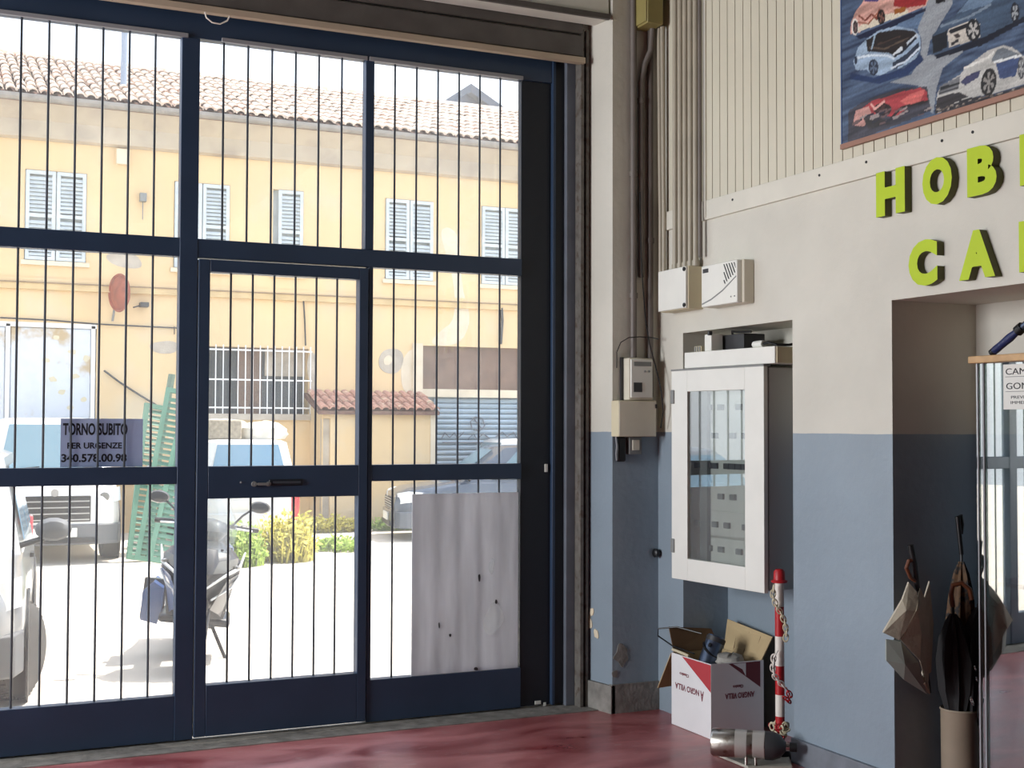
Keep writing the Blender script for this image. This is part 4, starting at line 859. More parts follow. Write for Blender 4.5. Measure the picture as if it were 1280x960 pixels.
fl = thing('flue_pipe', 'pale metal flue pipe rising through the tiled roof', 'flue', (3.0, 23.2, 7.5)); p0 = pix(154, 118, Y=22.0); p1 = pix(156, 38, Y=22.0)
fl.location = (p0.x, 22.0, p0.z-.1); obj('pipe', MB().tube([(p0.x, 22, p0.z-.25), (p1.x, 22, p1.z)], .055, 10), M['pole'], fl, True); obj('cowl', MB().lathe([(.09, 0), (.1, .02), (.03, .1)], Matrix.Translation((p1.x, 22, p1.z)), 12), M['pole'], fl)
# upstairs windows with louvred shutters
def leaf(x0, x1, z0, z1, par, y=FY-.03, m='shutterblue', tilt=0):
    f = MB(); s = .055; f.box(x0, y, z0, x0+s, y+.04, z1); f.box(x1-s, y, z0, x1, y+.04, z1); zm = z0+(z1-z0)*.48
    for a in (z0, zm, z1-s): f.box(x0+s, y, a, x1-s, y+.04, a+s)
    o = obj('shutter', f, M[m], par); sl_ = MB(); z = z0+.07
    while z < z1-.08:
        if abs(z-zm) > .05: sl_.add(*slat(x0+s, x1-s, z, y))
        z += .062
    obj('louvres', sl_, M[m], o, kind='stuff')
def slat(x0, x1, z, y): return ([(x0, y+.005, z), (x1, y+.005, z), (x1, y+.012, z-.004), (x0, y+.012, z-.004), (x0, y+.035, z+.05), (x1, y+.035, z+.05), (x1, y+.04, z+.044), (x0, y+.04, z+.044)], [(0, 1, 5, 4), (3, 2, 6, 7), (0, 1, 2, 3), (4, 5, 6, 7), (0, 3, 7, 4), (1, 2, 6, 5)])
for (a, c, n) in wins:
    wn = obj('shuttered_window', MB().box(a-.05, FY-.05, 3.98, c+.05, FY+.12, 4.05), M['plasterwhite'], hs)
    if n == 2: mdl = (a+c)/2; leaf(a+.01, mdl-.008, 4.06, 5.45, wn); leaf(mdl+.008, c-.01, 4.06, 5.45, wn)
    else: leaf(a+.09, c-.01, 4.06, 5.45, wn)
    obj('back_panel', MB().box(a, FY+.1, 4.05, c, FY+.13, 5.46), M['shutterblue'], wn)
# ground floor: old garage door, barred window, roller shutter
gd = obj('garage_door', MB().box(-1.9, FY+.06, GZ, 2.33, FY+.12, 3.09), M['garage'], hs)
for x0, x1 in ((-1.9, -.45), (-.4, .98), (1.08, 2.24)):
    for z0, z1 in ((GZ, .1), (.13, 1.55), (1.58, 3.0)): obj('door_panel', MB().box(x0, FY+.03, z0, x1, FY+.06, z1), M['garage'], gd)
for x in (1.0, 2.25): obj('door_post', MB().box(x, FY, GZ, x+.06, FY+.07, 3.06), M['whiteiron'], gd)
obj('door_head', MB().box(-1.9, FY, 3.02, 2.33, FY+.07, 3.09), M['whiteiron'], gd)
gw = obj('window_grille', MB().box(4.09, FY+.25, 1.70, 5.75, FY+.30, 2.80), M['voiddark'], hs)
for z in (1.80, 2.26, 2.75): obj('cross_bar', MB().box(4.02, FY-.04, z-.012, 5.80, FY-.018, z+.012), M['whiteiron'], gw)
for i in range(15): obj('grille_bar', MB().tube([(4.07+i*.122, FY-.028, 1.68), (4.07+i*.122, FY-.028, 2.83)], .0095, 6), M['whiteiron'], gw)
obj('hoarding', MB().box(4.6, FY+.2, 1.70, 5.0, FY+.25, 2.80), M['voidbrown'], gw); obj('hoarding', MB().box(5.06, FY+.2, 2.34, 5.75, FY+.25, 2.80), M['plaster'], gw)
obj('sill', MB().box(3.98, FY-.07, 1.60, 5.85, FY+.25, 1.70), M['plaster'], hs)
rs_ = obj('roller_shutter', MB().box(7.75, FY+.16, GZ, 10.9, FY+.2, 2.3), M['roll'], hs)
z = GZ
k = 0
while z < 2.02:
    obj('roller_slat', MB().prism([(FY+.16, z), (FY+.115, z+.012), (FY+.10, z+.045), (FY+.115, z+.078), (FY+.16, z+.09)], 2.83, Matrix(((0, 0, 1, 8.05), (1, 0, 0, 0), (0, 1, 0, 0), (0, 0, 0, 1)))), M['roll'], rs_); z += .092; k += 1
obj('lintel', MB().box(7.75, FY+.02, 2.02, 10.9, FY+.16, 2.16), M['plasterwhite'], hs); obj('hoarding', MB().box(7.75, FY+.10, 2.16, 10.9, FY+.16, 2.92), M['voidbrown'], hs)
obj('jamb', MB().box(7.60, FY-.06, GZ, 7.78, FY+.02, 2.95), M['plasterwhite'], hs)
def spray(name, pts, r): obj(name, MB().tube([tuple(pix(x, y, Y=FY+.09)) for x, y in pts], r, 5), M['graffiti'], rs_)
for k, pts in enumerate([[(590, 535), (588, 527), (594, 521), (603, 523), (606, 532), (600, 538), (592, 537)], [(592, 523), (603, 537)], [(552, 548), (556, 541), (562, 547), (568, 541), (572, 548), (580, 540)], [(585, 549), (592, 542), (596, 549), (604, 542), (612, 548)], [(620, 546), (628, 540), (634, 546), (642, 540), (646, 547)], [(553, 553), (600, 553), (645, 551)]]): spray('spray_line', pts, .012)
# plaster scars on the facade
def onfac(px, py): p = pix(px, py, Y=FY); return GATEM(FY), (p.x, p.z)
def irregular(name, pts, m, d=.006): obj(name, MB().prism(soften([(pix(x, y, Y=FY).x, pix(x, y, Y=FY).z) for x, y in pts]), d, GATEM(FY)), M[m], hs)
irregular('plaster_patch', [(386, 442), (393, 440), (397, 458), (394, 476), (398, 492), (391, 505), (396, 518), (386, 520), (384, 500), (388, 480), (383, 460)], 'plaster')
irregular('plaster_patch', [(476, 440), (488, 435), (500, 437), (505, 446), (502, 460), (494, 468), (480, 466), (472, 456)], 'plaster', .008); irregular('plaster_patch', [(480, 447), (487, 443), (491, 450), (486, 457), (479, 455)], 'plasterwhite', .014)
irregular('plaster_patch', [(188, 428), (222, 425), (222, 441), (200, 443), (186, 436)], 'plaster'); irregular('plaster_patch', [(130, 318), (150, 316), (172, 318), (180, 335), (160, 336), (138, 330)], 'plaster', .004)
irregular('plaster_patch', [(548, 290), (560, 282), (575, 296), (577, 360), (590, 400), (575, 432), (535, 432), (548, 415), (570, 400), (566, 340)], 'plasterwhite', .003); irregular('plaster_patch', [(500, 455), (512, 436), (524, 436), (524, 492), (503, 492)], 'plasterwhite', .004)
for k in range(9):
    rr2 = random.Random(k); x, y = [(90, 440), (58, 450), (95, 470), (78, 490), (104, 500), (70, 422), (108, 448), (88, 510), (66, 474)][k]; scab('peeling_paint', x, y, .07, lambda px, py: (GATEM(FY+.03), (pix(px, py, Y=FY+.03).x, pix(px, py, Y=FY+.03).z)), M['cream'], hs, .8, k+40, 9)
wb = pix(153, 197, Y=FY); obj('wall_box', MB().box(wb.x-.1, FY-.1, wb.z-.12, wb.x+.1, FY, wb.z+.12), M['plasterwhite'], hs)
wb = pix(178, 248, Y=FY); b = MB(); b.box(wb.x-.05, FY-.12, wb.z-.06, wb.x+.05, FY, wb.z+.07); b.tube([(wb.x, FY-.05, wb.z-.05), (wb.x, FY-.05, wb.z-.35)], .008, 6); obj('lamp_bracket', b, M['grey'], hs)
wb = pix(176, 382, Y=FY); b = MB(); b.box(wb.x-.03, FY-.2, wb.z-.03, wb.x+.1, FY, wb.z+.04); b.tube([(wb.x, FY-.1, wb.z), (wb.x-.14, FY-.18, wb.z-.05)], .012, 6); obj('lamp_bracket', b, M['dgrey'], hs)
def wire(pts, r=.008): obj('wire', MB().tube([tuple(pix(x, y, Y=FY-.04)) for x, y in pts], r, 5), M['dgrey'], hs)
wire([(0, 397), (60, 400), (120, 405), (180, 408), (222, 410)], .012); wire([(130, 463), (150, 478), (175, 494), (205, 512)], .016); wire([(379, 370), (381, 400), (382, 432)], .014); wire([(218, 408), (218, 418)]); wire([(627, 385), (628, 400), (626, 430)], .03)
wire([(0, 133), (60, 138), (100, 130), (160, 142), (225, 150)], .012); wire([(250, 158), (330, 168), (400, 178), (456, 180)], .012); wire([(468, 176), (540, 186), (600, 194), (653, 196)], .012)
# round traffic mirror seen half from the side
t = thing('traffic_mirror', 'rusty red round disc on a bracket on the ochre facade', 'mirror', tuple(pix(148, 390, Y=20.75)))
ct = pix(149, 366, Y=20.7); MT = Matrix.Translation(ct) @ Euler((math.radians(92), math.radians(8), math.radians(-66))).to_matrix().to_4x4()
obj('disc', MB().lathe([(0, .05), (.15, .04), (.27, .0), (.285, -.02), (.27, -.03), (0, -.02)], MT, 24), M['rustred'], t, True); obj('rim', MB().torus((0, 0, 0), .285, .02, MT, 26, 6), M['rustred'], t, True)
obj('bracket', MB().tube([ct, ct+Vector((-.03, .1, -.05)), ct+Vector((-.06, .29, -.42))], .018, 6), M['grey'], t)

# lean-to with its own little tiled roof
LY = 20.25; t = lt = thing('lean_to_shed', 'low cream lean-to with a small red-tiled roof against the house', 'shed', (6.6, LY, GZ))
L0 = pix(403, 515, Y=LY); L1 = pix(545, 517, Y=LY); b = MB(); dx0, dx1 = pix(404, 525, Y=LY).x, pix(413, 525, Y=LY).x; holes_wall(b, (L0.x, L1.x), (GZ, L0.z), LY, LY+.15, [(dx0, dx1, GZ, pix(408, 523, Y=LY).z)], 'y')
b.box(L0.x, LY+.15, GZ, L0.x+.12, FY, L0.z+.1); b.box(L1.x-.12, LY+.15, GZ, L1.x, FY, L1.z+.1); obj('wall', b, M['facade'], t)
obj('corner_strip', MB().box(L1.x-.10, LY-.012, GZ, L1.x, LY, L1.z), M['plasterwhite'], t); dd = pix(413, 525, Y=LY); d0 = pix(404, 525, Y=LY); obj('door', MB().box(d0.x-.02, LY+.05, GZ, dd.x, LY+.09, dd.z+.02), M['plaster'], t)
S2 = math.atan2(pix(400, 492, Y=FY).z-L0.z, FY-LY+.15); y0 = LY-.12; z0 = L0.z+.02; ln = (FY-y0)/math.cos(S2)
lr = obj('roof', MB().loft([[(x, y0, z0), (x, FY, z0+ln*math.sin(S2)), (x, FY, z0+ln*math.sin(S2)-.08), (x, y0, z0-.06)] for x in (L0.x-.1, L1.x+.02)]), M['tilebase'], t)
bm2 = tile_mb(.14, ln/3); R2 = Matrix.Rotation(S2, 4, 'X'); M['tile2'] = mat('red_tile', (190, 146, 128), .85, vary=.3, scale=6, dirt=((206, 186, 160), .55, .7, 7)); tm2 = MB().add([R2 @ Vector(v) for v in bm2.v], bm2.f).mesh('roof_tile', M['tile2'])
for r in range(3):
    x = L0.x
    while x < L1.x-.02: link('roof_tile', tm2, lr, (x, y0+r*ln/3*math.cos(S2)-.03, z0+.01+r*ln/3*math.sin(S2))); x += .148
# neighbour's gable beyond the roof
t = thing('far_house', 'grey gable of a farther house just above the ridge', 'house', (11, 34, GZ)); ga = pix(588, 108, Y=34); gb_ = pix(668, 172, Y=34); gc = pix(575, 140, Y=34)
obj('wall', MB().prism([(gc.x-.6, GZ), (gb_.x, GZ), (gb_.x, gb_.z-.6), (ga.x, ga.z-.15), (gc.x-.6, gc.z)], 6, Matrix(((1, 0, 0, 0), (0, 0, 1, 34), (0, 1, 0, 0), (0, 0, 0, 1)))), M['slate'], t)
obj('roof', MB().loft([[(ga.x-.1, y, ga.z), (gb_.x+.2, y, gb_.z), (gb_.x+.2, y, gb_.z-.25), (ga.x-.1, y, ga.z-.25)] for y in (33.7, 40.2)]), M['slate'], t)

# ================================================================== VEHICLES in the yard
def section(w_, zb, zt, y, crown=.03, tuck=.9):
    """closed cross-section of a body at station y"""
    h = zt-zb
    half = [(w_*tuck, zb), (w_*.985, zb+h*.18), (w_, zb+h*.45), (w_*.985, zb+h*.72), (w_*.95, zt-.05), (w_*.88, zt-.008), (w_*.5, zt+crown*.7), (0, zt+crown)]
    pts = [Vector((x, y, z)) for x, z in half]; return pts+[Vector((-p.x, p.y, p.z)) for p in half[::-1][1:] for p in [Vector((p[0], y, p[1]))]]
def wheel(parent, x, y, r, wd_, steer=0, tread=False):
    sgn = 1 if x > 0 else -1
    MW = Matrix.Translation((x, y, r)) @ Matrix.Rotation(steer, 4, 'Z') @ Matrix.Rotation(PI/2*sgn, 4, 'Y')
    prof = [(r*.62, wd_*.5), (r*.86, wd_*.54), (r*.97, wd_*.44), (r, wd_*.25), (r, -wd_*.25), (r*.97, -wd_*.44), (r*.86, -wd_*.54), (r*.62, -wd_*.5)]
    o = obj('wheel', MB().lathe(prof, MW, 32), M['tyre'], parent, True)
    mb = MB().lathe([(0, wd_*.36), (r*.2, wd_*.40), (r*.24, wd_*.30), (r*.56, wd_*.28), (r*.62, wd_*.48), (r*.64, wd_*.3), (r*.6, 0), (0, 0)], MW, 24)
    for k in range(5):
        mb.box(-.028, .05, wd_*.27, .028, r*.58, wd_*.40, MW @ Matrix.Rotation(2*PI*k/5, 4, 'Z'))
    obj('rim', mb, M['rim'], o, False)
    if tread:
        tb_ = MB()
        for k in range(46):
            A = MW @ Matrix.Rotation(2*PI*k/46, 4, 'Z')
            for s in (-1, 1):
                tb_.box(r-.004, -.008, s*.012, r+.007, .006, s*wd_*.25, A @ Matrix.Rotation(s*.35, 4, 'X')); tb_.box(r*.965, -.009, s*wd_*.28, r+.004, .006, s*wd_*.42, A)
        obj('tread_blocks', tb_, M['tyre'], o, kind='stuff')
def make_car(name, label, loc, rz, L=4.1, W=1.75, H=1.5, belt=.88, nose=.70, hood=.86, hoodlen=1.0, ws=(.95, 1.55), rear=(3.75, 4.0), paint='paintwhite', trim='cladding', clear=.24, wr=.31, steer=0, gl_='carglass', cat='car', front=None, tread=False, bumper=.5):
    t = thing(name, label, cat, loc, rz, world=False)
    f = -L/2; hw = W/2
    st = [(f+.0, .74, clear+.14, nose-.12), (f+.05, .86, clear+.04, nose-.03), (f+.22, .96, clear, nose+.04), (f+.55, 1.0, clear-.02, nose+(hood-nose)*.55), (f+hoodlen, 1.0, clear-.02, hood), (f+ws[0]+.25, 1.0, clear-.02, belt), (0, 1.0, clear-.02, belt+.01), (L/2-.5, 1.0, clear-.02, belt+.03), (L/2-.12, .97, clear+.04, belt+.03), (L/2, .88, clear+.12, belt-.02)]
    obj('body', MB().loft([section(hw*k, zb, zt, y) for y, k, zb, zt in st]), M[paint], t, True)
    # cabin: bottom ring at the belt, top ring at the roof
    yb0, yt0, yt1, yb1 = f+ws[0], f+ws[1], f+rear[0], f+rear[1]; wb_, wt_ = hw*.94, hw*.76
    def ring(z, y0, y1, w_, c): return [Vector(p) for p in ((-w_+c, y0, z), (w_-c, y0, z), (w_, y0+c, z), (w_, y1-c, z), (w_-c, y1, z), (-w_+c, y1, z), (-w_, y1-c, z), (-w_, y0+c, z))]
    mid = .93
    lr_ = lambda a, c, k: a+(c-a)*k
    secs = [ring(belt-.05, yb0-.04, yb1, wb_, .12), ring(lr_(belt, H, mid), lr_(yb0, yt0, mid), lr_(yb1, yt1, mid), lr_(wb_, wt_, mid), .14), ring(H-.01, yt0+.06, yt1-.05, wt_-.06, .15), ring(H, yt0+.2, yt1-.2, wt_-.2, .15)]
    cb = obj('cabin', MB().loft(secs), M[paint], t, True)
    e = .012; W0 = lambda k: lr_(wb_, wt_, k); YF = lambda k: lr_(yb0-.03, yt0, k); YR = lambda k: lr_(yb1, yt1, k); ZZ = lambda k: lr_(belt-.02, H, k)
    k0, k1 = .06, .88
    obj('windscreen', MB().quad((-W0(k0)+.13, YF(k0)-e, ZZ(k0)), (W0(k0)-.13, YF(k0)-e, ZZ(k0)), (W0(k1)-.13, YF(k1)-e, ZZ(k1)), (-W0(k1)+.13, YF(k1)-e, ZZ(k1)), -.006), M[gl_], cb)
    obj('rear_window', MB().quad((-W0(k0+.1)+.15, YR(k0+.1)+e, ZZ(k0+.1)), (W0(k0+.1)-.15, YR(k0+.1)+e, ZZ(k0+.1)), (W0(k1)-.15, YR(k1)+e, ZZ(k1)), (-W0(k1)+.15, YR(k1)+e, ZZ(k1)), .006), M[gl_], cb)
    for s in (-1, 1):
        cuts = [(.16, .5), (.53, .86)]
        for a, c in cuts:
            q = [(a, k0), (c, k0), (c, k1-.04), (a+(.0), k1-.04)]
            pts = [(s*(W0(k)+e), lr_(YF(k)+.08, YR(k)-.08, aa), ZZ(k)) for aa, k in q]
            obj('side_window', MB().quad(*pts, .006*s), M[gl_], cb)
        my = yb0+.22; A = Vector((s*(hw-.03), my, belt+.03)); bm_ = MB().tube([A-Vector((s*.06, 0, .04)), A+Vector((s*.13, -.02, .02))], .02, 6)
        mo = obj('mirror_arm', bm_, M['black'], t); c_ = A+Vector((s*.17, -.03, .07)); mb = MB()
        secs = [[c_+Vector((s*.115*rr_*math.cos(2*PI*j/14), yy, .075*rr_*math.sin(2*PI*j/14))) for j in range(14)] for rr_, yy in ((.3, -.07), (.75, -.055), (.97, -.02), (1, .03), (.9, .045))]
        obj('mirror', mb.loft(secs), M['cladding' if trim == 'cladding' else paint], t, True)
        for yy in (f+.78, L/2-.78):
            ar = MB().lathe([(wr+.06, 0), (wr+.06, .012), (0, .012)], Matrix.Translation((s*(hw-.004), yy, wr+.02)) @ Matrix.Rotation(PI/2*s, 4, 'Y'), 24); obj('wheel_arch', ar, M['black'], t)
            wheel(t, s*(hw-.10), yy, wr, .21, steer if yy < 0 else 0, tread and yy < 0)
        obj('door_handle', MB().box(*sorted((s*(hw-.015), s*(hw+.012)))[:1], .0, belt-.16, sorted((s*(hw-.015), s*(hw+.012)))[1], .16, belt-.13), M['black'], t)
        # head and tail lamps
        hl = MB(); zl = nose-.10
        hl.loft([[Vector((s*x, y, z)) for x, y, z in q] for q in (((hw*.50, f+.03, zl-.07), (hw*.50, f+.045, zl+.05), (hw*.52, f+.2, zl+.02), (hw*.52, f+.2, zl-.06)), ((hw*.80, f+.035, zl-.08), (hw*.80, f+.06, zl+.09), (hw*.8, f+.3, zl+.06), (hw*.8, f+.3, zl-.06)), ((hw*.975, f+.16, zl-.05), (hw*.965, f+.19, zl+.12), (hw*.94, f+.45, zl+.1), (hw*.94, f+.4, zl-.03)))])
        ho = obj('headlamp', hl, M['lens'], t, True); obj('reflector', MB().lathe([(.0, 0), (.05, .0), (.06, .012), (.045, .016)], Matrix.Translation((s*hw*.72, f+.035, zl)) @ Matrix.Rotation(PI/2, 4, 'X'), 16), M['lensdark'], ho)
        obj('tail_lamp', MB().box(*(sorted((s*hw*.80, s*hw*.965))[0], L/2-.11, belt-.52, sorted((s*hw*.80, s*hw*.965))[1], L/2+.012, belt+.02)), M['tail'], t, bevel=.02)
        obj('fog_lamp', MB().lathe([(.0, .0), (.045, .0), (.06, .03)], Matrix.Translation((s*hw*.66, f-.005, clear+.17)) @ Matrix.Rotation(PI/2, 4, 'X') @ Matrix.Translation((0, 0, -.02)), 16), M['lensdark'], t)
    # bumpers, grille, plate
    def bump(y, d, zt, z0): return MB().loft([[Vector((x, yy, z)) for x, yy in ((-hw*.99, y+d*.62), (-hw*.93, y+d*.2), (-hw*.7, y), (0, y-d*.03), (hw*.7, y), (hw*.93, y+d*.2), (hw*.99, y+d*.62), (hw*.9, y+d*.7), (-hw*.9, y+d*.7))] for z in (z0, z0+.05, zt-.04, zt)])
    obj('front_bumper', bump(f-.03, .5, clear+.24, clear-.01), M[trim], t, True, bevel=.015); obj('rear_bumper', bump(L/2+.03, -.5, clear+.30, clear+.02), M[trim], t, True, bevel=.015)
    gz = clear+.27; gr = obj('grille', MB().box(-hw*.52, f-.012, gz, hw*.52, f+.12, nose-.08), M['black'], t, bevel=.01)
    n_ = 4
    for k in range(n_): zz = gz+.02+(nose-.10-gz)*k/n_; obj('grille_bar', MB().box(-hw*.5, f-.022, zz, hw*.5, f-.01, zz+.014), M['rim'], gr)
    obj('badge_disc', MB().lathe([(.05, 0), (.045, .01)], Matrix.Translation((0, f-.02, nose-.04)) @ Matrix.Rotation(PI/2, 4, 'X'), 16), M['rim'], t)
    obj('number_plate', MB().box(-.26, f-.062, clear+.09, .26, f-.044, clear+.20), M['white'], t); obj('number_plate', MB().box(-.26, L/2+.0, belt-.36, .26, L/2+.016, belt-.25), M['white'], t)
    obj('air_intake', MB().box(-hw*.62, f-.052, clear+.015, hw*.62, f-.03, clear+.08), M['black'], t)
    for s in (-.35, .35): obj('wiper', MB().tube([(s-.25, YF(.05)-.03, ZZ(.07)), (s+.2, YF(.12)-.025, ZZ(.13))], .008, 5), M['black'], t)
    return t
# 1 silver car nose-on close to the gate, cut by the left edge
make_car('car', 'grey silver car close outside the gate, cut off by the left edge', (-.15, 9.72, GZ), -.085, L=3.7, W=1.62, H=1.52, belt=.93, nose=.80, hood=.93, hoodlen=.85, ws=(.75, 1.4), rear=(3.35, 3.6), paint='paintsilver', clear=.26, wr=.30, steer=-.42, gl_='carglass', tread=True)
# 2 white car facing the gate behind it
t = make_car('car', 'white high-roofed car facing the gate in front of the pale garage door', (1.43, 18.55, GZ), -.03, L=4.1, W=1.62, H=1.80, belt=1.10, nose=.92, hood=1.06, hoodlen=.8, ws=(.75, 1.35), rear=(3.8, 4.05), paint='paintwhite', clear=.25, wr=.33, gl_='carglass2')
for s in (-.34, .34): obj('headrest', MB().box(s-.13, -.75, 1.34, s+.13, -.68, 1.52), M['cladding'], t, bevel=.03)
# 3 white van seen from behind, loaded on the roof
vn = make_car('van', 'white van seen from behind with bundles on its roof', (3.88, 18.85, GZ), PI-.03, L=4.0, W=1.42, H=1.52, belt=.96, nose=.8, hood=.93, hoodlen=.85, ws=(.8, 1.4), rear=(3.9, 4.02), paint='paintwhite', clear=.25, wr=.30, gl_='carglass', cat='van', trim='paintwhite')
# 4 dark blue car along the lean-to
t = make_car('car', 'dark blue car half hidden behind the plastic sheet, by the lean-to', (8.35, 18.25, GZ), -PI/2-.22, L=4.0, W=1.7, H=1.42, belt=.90, nose=.72, hood=.88, hoodlen=.95, ws=(.9, 1.6), rear=(3.5, 3.9), paint='paintblue', trim='paintblue', clear=.2, wr=.31, gl_='carglass2')
t = make_car('car', 'white car parked beyond the dark blue one before the roller shutter', (10.4, 20.13, GZ), PI/2, L=4.0, W=1.4, H=1.5, belt=.95, nose=.8, hood=.95, ws=(.9, 1.6), rear=(3.6, 3.95), paint='paintwhite', clear=.2, wr=.3, gl_='carglass2')
# load on the van roof
RZ = GZ+1.52
t = tag(obj('crate', MB().box(3.36, 17.3, RZ, 3.82, 17.85, RZ+.26), M['crate'], bevel=.02), 'grey bundle on the van roof, left part of the load', 'bundle')
def lump(name, label, cx, cy, rx, ry, h, m, seed):
    rr = random.Random(seed); n = 18; secs = []
    for k, (rk, zk) in enumerate(((.9, 0), (1.0, .25), (.92, .6), (.6, .9), (.2, 1.0))):
        secs.append([Vector((cx+rx*rk*math.cos(2*PI*j/n)*(1+rr.uniform(-.1, .1)), cy+ry*rk*math.sin(2*PI*j/n)*(1+rr.uniform(-.1, .1)), RZ+.002+h*zk*(1+rr.uniform(-.08, .08)*(k > 0)))) for j in range(n)])
    return tag(obj(name, MB().loft(secs), M[m], None, True), label, 'bundle')
lump('tarpaulin', 'pale crumpled tarpaulin on the van roof, right of the grey bundle', 4.18, 17.6, .33, .35, .24, 'tarp', 4)
lump('tarpaulin', 'low flat sheet on the van roof at its left edge', 3.12, 17.6, .2, .35, .08, 'tarp', 6)
lump('tarpaulin', 'grey cloth bundle farther back on the van roof', 3.75, 18.5, .55, .35, .27, 'cloth', 9)

# ------------------------------------------------------------------ scooter on its side stand
t = thing('scooter', 'maxi scooter with dark and blue bodywork facing the gate on its stand', 'scooter', (1.62, 9.0, GZ), -.30, world=False)
t.rotation_euler = (0, math.radians(7), -.22)
def ell_secs(data, n=14):
    """lofted sections: (y, z, half width, half height, pinch)"""
    return [[Vector((w_*math.cos(2*PI*j/n), y+.0, z+h*math.sin(2*PI*j/n))) for j in range(n)] for y, z, w_, h in data]
def hsecs(data, n=14):
    """sections stacked in z: (z, y, half width, half depth)"""
    return [[Vector((w_*math.cos(2*PI*j/n), y+d*math.sin(2*PI*j/n), z)) for j in range(n)] for z, y, w_, d in data]
def swheel(y, r, wd_):
    MW = Matrix.Translation((0, y, r)) @ Matrix.Rotation(PI/2, 4, 'Y'); o = obj('wheel', MB().torus((0, 0, 0), r-wd_*.5, wd_*.5, MW, 30, 10), M['tyre'], t, True)
    mb = MB().lathe([(r-wd_*.8, .03), (r-wd_*.7, .035), (r-wd_*.7, -.035), (r-wd_*.8, -.03)], MW, 26); mb.lathe([(.04, -.06), (.04, .06)], MW, 14)
    for k in range(5): mb.box(-.014, 0, -.014, .014, r-wd_*.75, .014, MW @ Matrix.Rotation(2*PI*k/5, 4, 'Z'))
    obj('rim', mb, M['rim'], o)
swheel(0, .24, .12); swheel(1.38, .24, .13)
b = MB()
for s in (-1, 1): b.tube([(s*.085, 0, .24), (s*.085, .14, .62)], .022, 10)
obj('fork', b, M['bikedark'], t, True)
fd = MB(); secs = []
for k in range(9):
    a = math.radians(20+k*17); secs.append([Vector((x, -math.cos(a)*.275*1.0, .24+math.sin(a)*.275+dz)) for x, dz in ((-.085, -.05), (-.075, .0), (-.03, .018), (.03, .018), (.075, .0), (.085, -.05), (.07, -.05), (.0, .0), (-.07, -.05))])
obj('mudguard', fd.loft(secs), M['bikedark'], t, True)
obj('front_apron', MB().loft(hsecs([(.38, .10, .05, .05), (.46, .08, .12, .09), (.58, .06, .20, .13), (.70, .06, .25, .16), (.78, .09, .27, .15), (.84, .13, .22, .12), (.90, .17, .12, .08)])), M['bikedark'], t, True)
for s in (-1, 1):
    obj('headlamp', MB().loft([[Vector((s*x, y, z)) for x, y, z in q] for q in (((.04, -.115, .69), (.05, -.10, .77), (.05, .0, .76), (.04, .0, .70)), ((.17, -.075, .71), (.20, -.03, .80), (.19, .06, .79), (.16, .04, .71)), ((.245, .02, .76), (.25, .04, .81), (.22, .1, .8), (.22, .1, .76)))]), M['lensdark'], t, True)
    obj('side_panel', MB().loft([[Vector((s*x, y, z)) for x, y, z in q] for q in (((.10, -.07, .45), (.19, -.085, .66), (.20, .05, .66), (.12, .07, .45)), ((.16, .1, .40), (.27, .08, .70), (.27, .2, .72), (.18, .2, .40)), ((.18, .26, .36), (.25, .3, .62), (.24, .34, .64), (.18, .34, .36)))]), M['bikedark' if s > 0 else 'bikeblue'], t, True)
    obj('trim_strip', MB().tube([(s*.06, -.13, .60), (s*.18, -.11, .70), (s*.26, .02, .74), (s*.29, .16, .84)], [.008, .012, .014, .006], 6), M['bikewhite'], t, True)
    obj('trim_strip', MB().tube([(s*.10, -.10, .52), (s*.22, .02, .60), (s*.27, .1, .68)], .008, 6), M['bikewhite'], t, True)
    obj('floorboard', MB().box(*(sorted((s*.08, s*.25))[0], .30, .28, sorted((s*.08, s*.25))[1], .75, .34)), M['bikedark'], t, bevel=.02)
    obj('rear_panel', MB().loft([[Vector((s*x, y, z)) for x, y, z in q] for q in (((.10, .68, .36), (.20, .68, .40), (.21, .70, .70), (.10, .70, .74)), ((.12, 1.05, .40), (.23, 1.05, .48), (.21, 1.1, .78), (.10, 1.1, .80)), ((.05, 1.62, .62), (.10, 1.62, .66), (.10, 1.66, .82), (.04, 1.66, .84)))]), M['bikeblue'], t, True)
    obj('indicator', MB().loft(ell_secs([(-.02, .66, .012, .01), (.0, .66, .03, .015), (.05, .66, .02, .015)], 8)), M['lensdark'], t).location = (s*.24, 0, .09)
    bar = obj('handlebar', MB().tube([(s*.02, .22, .98), (s*.15, .21, 1.01), (s*.28, .27, 1.0)], .014, 8), M['bikedark'], t, True); obj('grip', MB().tube([(s*.24, .253, 1.003), (s*.36, .30, .995)], .019, 10), M['black'], bar, True); obj('brake_lever', MB().tube([(s*.2, .2, 1.0), (s*.32, .2, .995)], .007, 6), M['chrome'], bar, True)
    st_ = obj('mirror_stalk', MB().tube([(s*.17, .2, 1.01), (s*.24, .17, 1.10), (s*.30, .17, 1.15)], .008, 6), M['bikedark'], t, True)
    obj('mirror', MB().loft([[Vector((s*.35+.075*k*math.cos(2*PI*j/14), yy, 1.17+.045*k*math.sin(2*PI*j/14))) for j in range(14)] for k, yy in ((.4, .12), (.85, .13), (1, .155), (.95, .175))]), M['bikedark'], st_, True)
obj('nose_panel', MB().loft(hsecs([(.62, -.10, .03, .02), (.70, -.115, .09, .025), (.78, -.07, .12, .03), (.86, .0, .10, .03)])), M['bikedark'], t, True)
obj('handlebar_cover', MB().loft(hsecs([(.90, .19, .10, .07), (.97, .2, .16, .09), (1.03, .22, .13, .07), (1.05, .23, .05, .03)])), M['bikedark'], t, True)
g = MB(); secs = []
